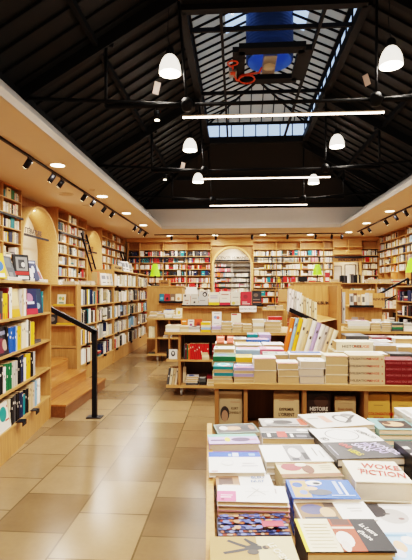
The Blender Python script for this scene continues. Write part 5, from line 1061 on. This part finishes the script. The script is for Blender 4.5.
# ---- kiosks, lamps, racks
def kiosk(lb, x0, x1, y0, y1, zt, word=None):
    t = thing('kiosk', lb, 'counter', (x0, y0, 0)); MB().box((x0, y0, 0), (x1, y1, zt-.03)).build('body', M['wood'], t); MB().box((x0-.015, y0-.02, zt-.0295), (x1+.015, y1+.02, zt)).build('counter_top', M['woodx'], t); return t
K1 = kiosk('tall birch kiosk with a cover-out ledge behind the far left wheeled table', on_y(147, 300, 10.3).x, on_y(182, 300, 10.3).x, 10.3, 10.9, 1.545)
a = on_y(159, 304, 10.18); MB().box((a.x, 10.16, 1.15), (on_y(184, 304, 10.18).x, 10.2995, 1.175)).build('ledge', M['white'], K1); MB().box((a.x, 10.145, 1.15), (on_y(184, 304, 10.18).x, 10.1595, 1.2)).build('ledge_lip', M['black'], K1)
for (p0, p1, c, lb, arts) in ((159.5, 164, '#1f6f86', 'teal book on the kiosk ledge', [(rect(.2, .3, .8, .6), '#6db0c0')]), (164.6, 169.8, '#a8242c', 'red book on the kiosk ledge', [(ell(.5, .4, .25, .2), '#2a1a1c')]), (170.4, 175, '#7a5f48', 'brown book on the kiosk ledge', [(rect(.2, .2, .8, .6), '#c9b49a')]), (175.6, 181.5, '#e0d3b8', 'cream book on the kiosk ledge', [(ell(.5, .4, .25, .2), '#c98a5a')])):
    on_table(p0, p1, 300, 10.24, 1.1755, 8, lb, c, arts)
t = thing('shelf_sign', 'tan cardboard box sign with dark lettering on the far left kiosk', 'sign', (-1.6, 10.4, 1.545)); a, e = on_y(159.5, 287, 10.45), on_y(169, 280, 10.45)
MB().box((a.x, 10.45, 1.5455), (e.x, 10.7, e.z)).build('box_body', M['panel'], t); text('POÉSIE', SIGN, t, ((a.x+e.x)/2, 10.448, (1.5455+e.z)/2), (pi/2, 0, 0), .055, 'lettering')
t = thing('paper_sign', 'blank white card standing above the raised ledge books', 'sign', (0, 10.2, 1.3)); a, e = on_y(186, 292, 7.3), on_y(197, 287, 7.3); MB().box((a.x, 7.3, 1.36), (e.x, 7.31, e.z)).build('card', M['paper'], t); MB().box(((a.x+e.x)/2-.01, 7.311, .2), ((a.x+e.x)/2+.01, 7.33, 1.45)).build('stem', M['wood'], t); MB().box((a.x, 7.2, 0), (e.x, 7.42, .2)).build('foot', M['wood'], t)
def green_lamp(px, Y, ptop, pbot, wpx, ztab, lb):
    c = on_y(px, pbot, Y); h = on_y(px, ptop, Y).z-c.z; r = wpx/2*Y/F
    t = thing('table_lamp', lb, 'lamp', (c.x, Y, ztab), 0, 'lime green table lamps')
    MB().lathe([(r, c.z), (r*.97, c.z+.02), (r*.52, c.z+h*.9), (r*.42, c.z+h), (0, c.z+h)], (c.x, Y, 0), 24).build('lamp_shade', M['lime'], t)
    MB().tube((c.x, Y, ztab+.02), (c.x, Y, c.z+h*.8), .012, 8).build('stem', M['black'], t); MB().lathe([(.0, ztab+.03), (.08, ztab+.022), (.09, ztab+.001), (0, ztab+.001)], (c.x, Y, 0), 20).build('base', M['black'], t)
    lamp('POINT', 'green_lamp_glow', (c.x, Y, c.z+.03), 4, (1, .95, .6), .06)
green_lamp(155.2, 10.6, 264, 275.8, 10.2, 1.546, 'lime green shade lamp on the far left kiosk')
K2 = kiosk('wide birch counter in the middle background behind the magazine stand', on_y(293.5, 290, 9.5).x, on_y(341, 290, 9.5).x, 9.5, 10.1, 1.618)
text('ACCUEIL', SIGN, K2, (on_y(301, 285, 9.46).x, 9.478, 1.5885+.015), (pi/2, 0, 0), .03, 'lettering', 1.4)
green_lamp(317.3, 9.8, 264.5, 274.8, 9.8, 1.6185, 'lime green shade lamp on the middle counter')
green_lamp(411.5, 9.7, 258.5, 272.2, 11, 1.5405, 'lime green shade lamp at the right edge on the right bookcase')
t = thing('computer_terminal', 'low black terminal on the middle counter left of the green lamp', 'terminal', (1.45, 9.7, 1.618)); a, e = on_y(298.5, 281, 9.7), on_y(307.5, 276.5, 9.7)
MB().box((a.x, 9.7, 1.63), (e.x, 9.85, e.z)).build('casing', M['black'], t); MB().box((a.x+.05, 9.72, 1.6185), (e.x-.05, 9.83, 1.63)).build('foot', M['iron'], t)
on_table(325, 329.6, 282, 9.6, 1.6185, 9.5, 'red and white leaflet book standing on the middle counter', '#b4262a', [(rect(.1, .1, .9, .45), '#e6ddd0')]); tstack(330.5, 339, 9.6, 279.3, 1.6185, ['white', 'cream', 'white'], 'the white pile on the middle counter', .2); tstack(309, 316, 9.56, 280, 1.6185, ['red', 'white'], 'the small pile before the middle green lamp', .15)
def rack(lb, px0, px1, pxe, py0, py1, Y, word, n, seed):
    """a wooden bin of magazines with a lettered end panel, on a tall body"""
    a, e, s = on_y(px0, py1, Y), on_y(px1, py0, Y), on_y(pxe, py0, Y)
    t = thing('magazine_rack', lb, 'rack', (a.x, Y, 0)); z0, z1 = a.z, e.z
    MB().box((a.x, Y+.02, 0), (s.x, Y+.45, z0-.03)).build('body', M['wood'], t); MB().box((a.x-.01, Y-.12, z0-.0295), (s.x, Y+.45, z0)).build('bin_floor', M['woodx'], t)
    MB().box((e.x, Y-.12, z0+.0005), (s.x, Y-.1, z1)).build('end_panel', M['wood'], t); MB().box((a.x, Y+.43, z0+.0005), (s.x, Y+.45, z1+.05)).build('back_board', M['wood'], t)
    MB().box((a.x-.01, Y-.135, z0-.03), (e.x, Y-.121, z0+.012)).build('black_lip', M['black'], t)
    text(word, SIGN, t, ((e.x+s.x)/2, Y-.122, (z0+z1)/2), (pi/2, 0, 0), .055, 'lettering', 1.1)
    r2 = random.Random(seed); w_ = (e.x-a.x)/n
    for i in range(n):
        c = r2.choice(['beige', 'pale grey', 'brown', 'cream', 'beige']); make_book(name='magazine', cat='magazine', label=f'{c} magazine cover-out in the {word.lower()} rack, {ORD[i]} from the left', w=w_*.93, d=(z1-z0)*r2.uniform(.85, 1), t=.012, color=c, loc=(a.x+w_*i+.005, Y-.1+.015*(i % 3), z0+.001), rot=(pi/2-.12, 0, 0), arts=[(rect(.15, .3, .85, .8), r2.choice(['#8a7a6a', '#5a544e', '#a8583c', '#c9bda8']))])
rack('birch magazine rack with a lettered end panel, right background', 348, 371.5, 382.5, 293, 305.5, 8.0, 'REVUES', 6, 3)
rack('smaller birch magazine rack with lettering, farther back beside the stand', 333, 334.5, 348, 289, 298.5, 9.0, 'CUISINE', 1, 5)
make_book('tall pale green book standing right of the magazine rack', .06, .24, .03, '#c9cdb4', (on_y(384.5, 305, 8.0).x, 8.02, on_y(385, 306, 8.0).z), (pi/2-.1, .1, 0), 'L') if 0 else None
# far tables and low shelves in the background
def far_table(lb, x0, x1, y0, y1, zt, n, seed, cols):
    t = thing('display_table', lb, 'table', (x0, y0, 0)); MB().box((x0, y0, zt-.035), (x1, y1, zt)).build('tabletop', M['woodx'], t); MB().box((x0+.04, y0+.04, .1), (x1-.04, y1-.04, zt-.036)).build('body', M['panel'], t); MB().box((x0+.08, y0+.08, 0), (x1-.08, y1-.08, .1)).build('plinth', M['inner'], t)
    r2 = random.Random(seed); w_ = (x1-x0-.06)/n
    nm = lb.split(',')[0]
    for i in range(n):
        k = r2.randint(2, 5); stack(f'the {ORD[i]} pile from the left on the {nm}', [r2.choice(cols) for _ in range(k)], x0+.03+w_*i, y0+.05, zt, w_*.9, .25, r2.uniform(.02, .035))
far_table('low far table with pale piles, right of the raised ledge', .35, 1.25, 11.5, 12.4, .95, 4, 4, ['white', 'cream', 'pale grey', 'white', 'beige'])
far_table('back centre table, behind the raised ledge', -1.0, .3, 13.0, 13.9, 1.15, 6, 8, ['white', 'cream', 'red', 'white', 'pale grey', 'beige'])
far_table('far right table, before the doorway', 2.3, 3.3, 12.3, 13.1, 1.05, 4, 9, ['white', 'cream', 'pale grey', 'beige'])
t, mtx, xs = bookcase('low birch shelf unit with books and a cardboard box, mid background', (.45, 13.2, 0), 0, 1.35, 1.46, .34, [.7], [.4, .75, 1.08, 1.28], .1)
for k, z in enumerate([.4, .75, 1.08, 1.28]):
    for a, c in zip(xs, xs[1:]): fill_far(mtx, a+.02, c-.02, z, [.3, .28, .17, .15][k], W_RED, .9)
t = thing('cardboard_box', 'small open cardboard box among the background shelves', 'box', (1.3, 12.9, 1.1)); a, e = on_y(279, 296, 12.6), on_y(287.5, 289, 12.6)
MB().box((a.x, 12.6, 1.16), (e.x, 12.85, e.z)).build('box_body', plain('cardboard', '#b48a5c', .8), t); MB().box((a.x-.02, 12.56, 1.13), (e.x+.02, 12.9, 1.16)).build('stand_top', M['woodx'], t); MB().box((a.x, 12.6, 0), (e.x, 12.86, 1.13)).build('stand', M['wood'], t)
t, mtx, xs = bookcase('low birch bookcase before the back doorway, with grey and white books on top shelf', (3.1, 13.8, 0), 0, 2.2, 1.66, .36, [1.1], [.5, .9, 1.25], .1)
for k, z in enumerate([.5, .9, 1.25]):
    for a, c in zip(xs, xs[1:]): fill_far(mtx, a+.02, c-.02, z, .3, W_FR, .9)
for i in range(3): stack(f'the {ORD[i]} white pile from the left on the low bookcase before the doorway', ['white', 'red' if i == 2 else 'cream', 'white', 'pale grey'], 3.95+.38*i, 13.85, 1.661, .32, .22, .028)
for i in range(14):
    o = bpy.data.objects.new('book', UP); COL.objects.link(o); c = R.choice(['dark grey', 'pale grey', 'white', 'beige', 'black']); o.location = (3.15+.05*i, 13.83, 1.6612); o.scale = (.045, .16, R.uniform(.22, .27)); o.color = (*jit(c), 1); tag(o, f'{c} book in the upright row on the low bookcase before the doorway, {ORD[i]} from the left', 'book', 'upright row before the doorway')
# lit niche under-shelf lights on the right wall
for i, y in enumerate((9.5, 11, 12.5, 14.5, 16, 17.5)):
    lamp('POINT', 'shelf_glow', (XR+.12, y, 2.06), 2.6, (1, .8, .55), .04)

# ---- the books that show largest stay things of their own; all smaller ones join the one mass of books
label_shelved()
bpy.context.view_layer.update();
def root(o):
    while o.parent: o = o.parent
    return o
from mathutils.bvhtree import BVHTree
V = []; T = []; own = []
for o in list(COL.objects):
    if o.type != 'MESH': continue
    mw = o.matrix_world; n = len(V); V += [mw @ v.co for v in o.data.vertices]; nm = root(o).name
    for p in o.data.polygons: T.append([n+i for i in p.vertices]); own.append(nm)
n = len(V); V += [Vector(v) for v in FAR.v]; T += [[n+i for i in f] for f in FAR.f]; own += ['far']*len(FAR.f)
bvh = BVHTree.FromPolygons(V, T); seen = {}
rt = Vector((cos(PSI), sin(PSI), 0)); fw = Vector((-sin(PSI), cos(PSI), 0)); eye = Vector((0, 0, EYE))
for py in range(232, 560):
    for px in range(412):
        d = fw+rt*((px+.5-206)/F)+Vector((0, 0, (290-py-.5)/F)); hit = bvh.ray_cast(eye, d.normalized())
        if hit[2] is not None: nm = own[hit[2]]; seen[nm] = seen.get(nm, 0)+1
books = [o for o in COL.objects if o.parent is None and o.get('category') == 'book' and o.name.startswith('book')]
books.sort(key=lambda o: -seen.get(o.name, 0))
KEEP = 298
kids = {}
for o in COL.objects:
    if o.parent: kids.setdefault(o.parent.name, []).append(o)
dead = []
def mat_col(m, o):
    if m.name.startswith('book_cover') or m.name.startswith('book_spine'): return tuple(o.color)
    if m.name.startswith('book_pages'): return (*rgb('#c3a47a'), 1)
    if m.name.startswith('pale_book'): return (*rgb('#d8c9b4'), 1)
    if m.name.startswith('white_book'): return (*rgb('#cdbba4'), 1)
    h = m.name.split('_')[-1].split('.')[0]
    return (*rgb(h), 1) if len(h) == 6 else (.5, .5, .5, 1)
for o in books[KEEP:]:
    for q in [o]+kids.get(o.name, []):
        dead.append(q)
        if q.name.startswith(('title', 'spine_title')): continue
        n = len(FAR.v); mw = q.matrix_world; FAR.v += [tuple(mw @ v.co) for v in q.data.vertices]
        for p in q.data.polygons: FAR.face([n+i for i in p.vertices], 0); FAR.c.append(mat_col(q.data.materials[p.material_index], o))
bpy.data.batch_remove(dead)

if FAR.f:
    o = FAR.build('shelved_books', M['far']); tag(o, 'all the smaller books, packed on the wall shelves, in distant rows and low in the piles', 'books', None, 'stuff')
SC.view_settings.view_transform = 'Filmic'; SC.view_settings.look = 'High Contrast'; SC.view_settings.exposure = -.4
SC.cycles.use_denoising = True
SC.cycles.max_bounces = 8
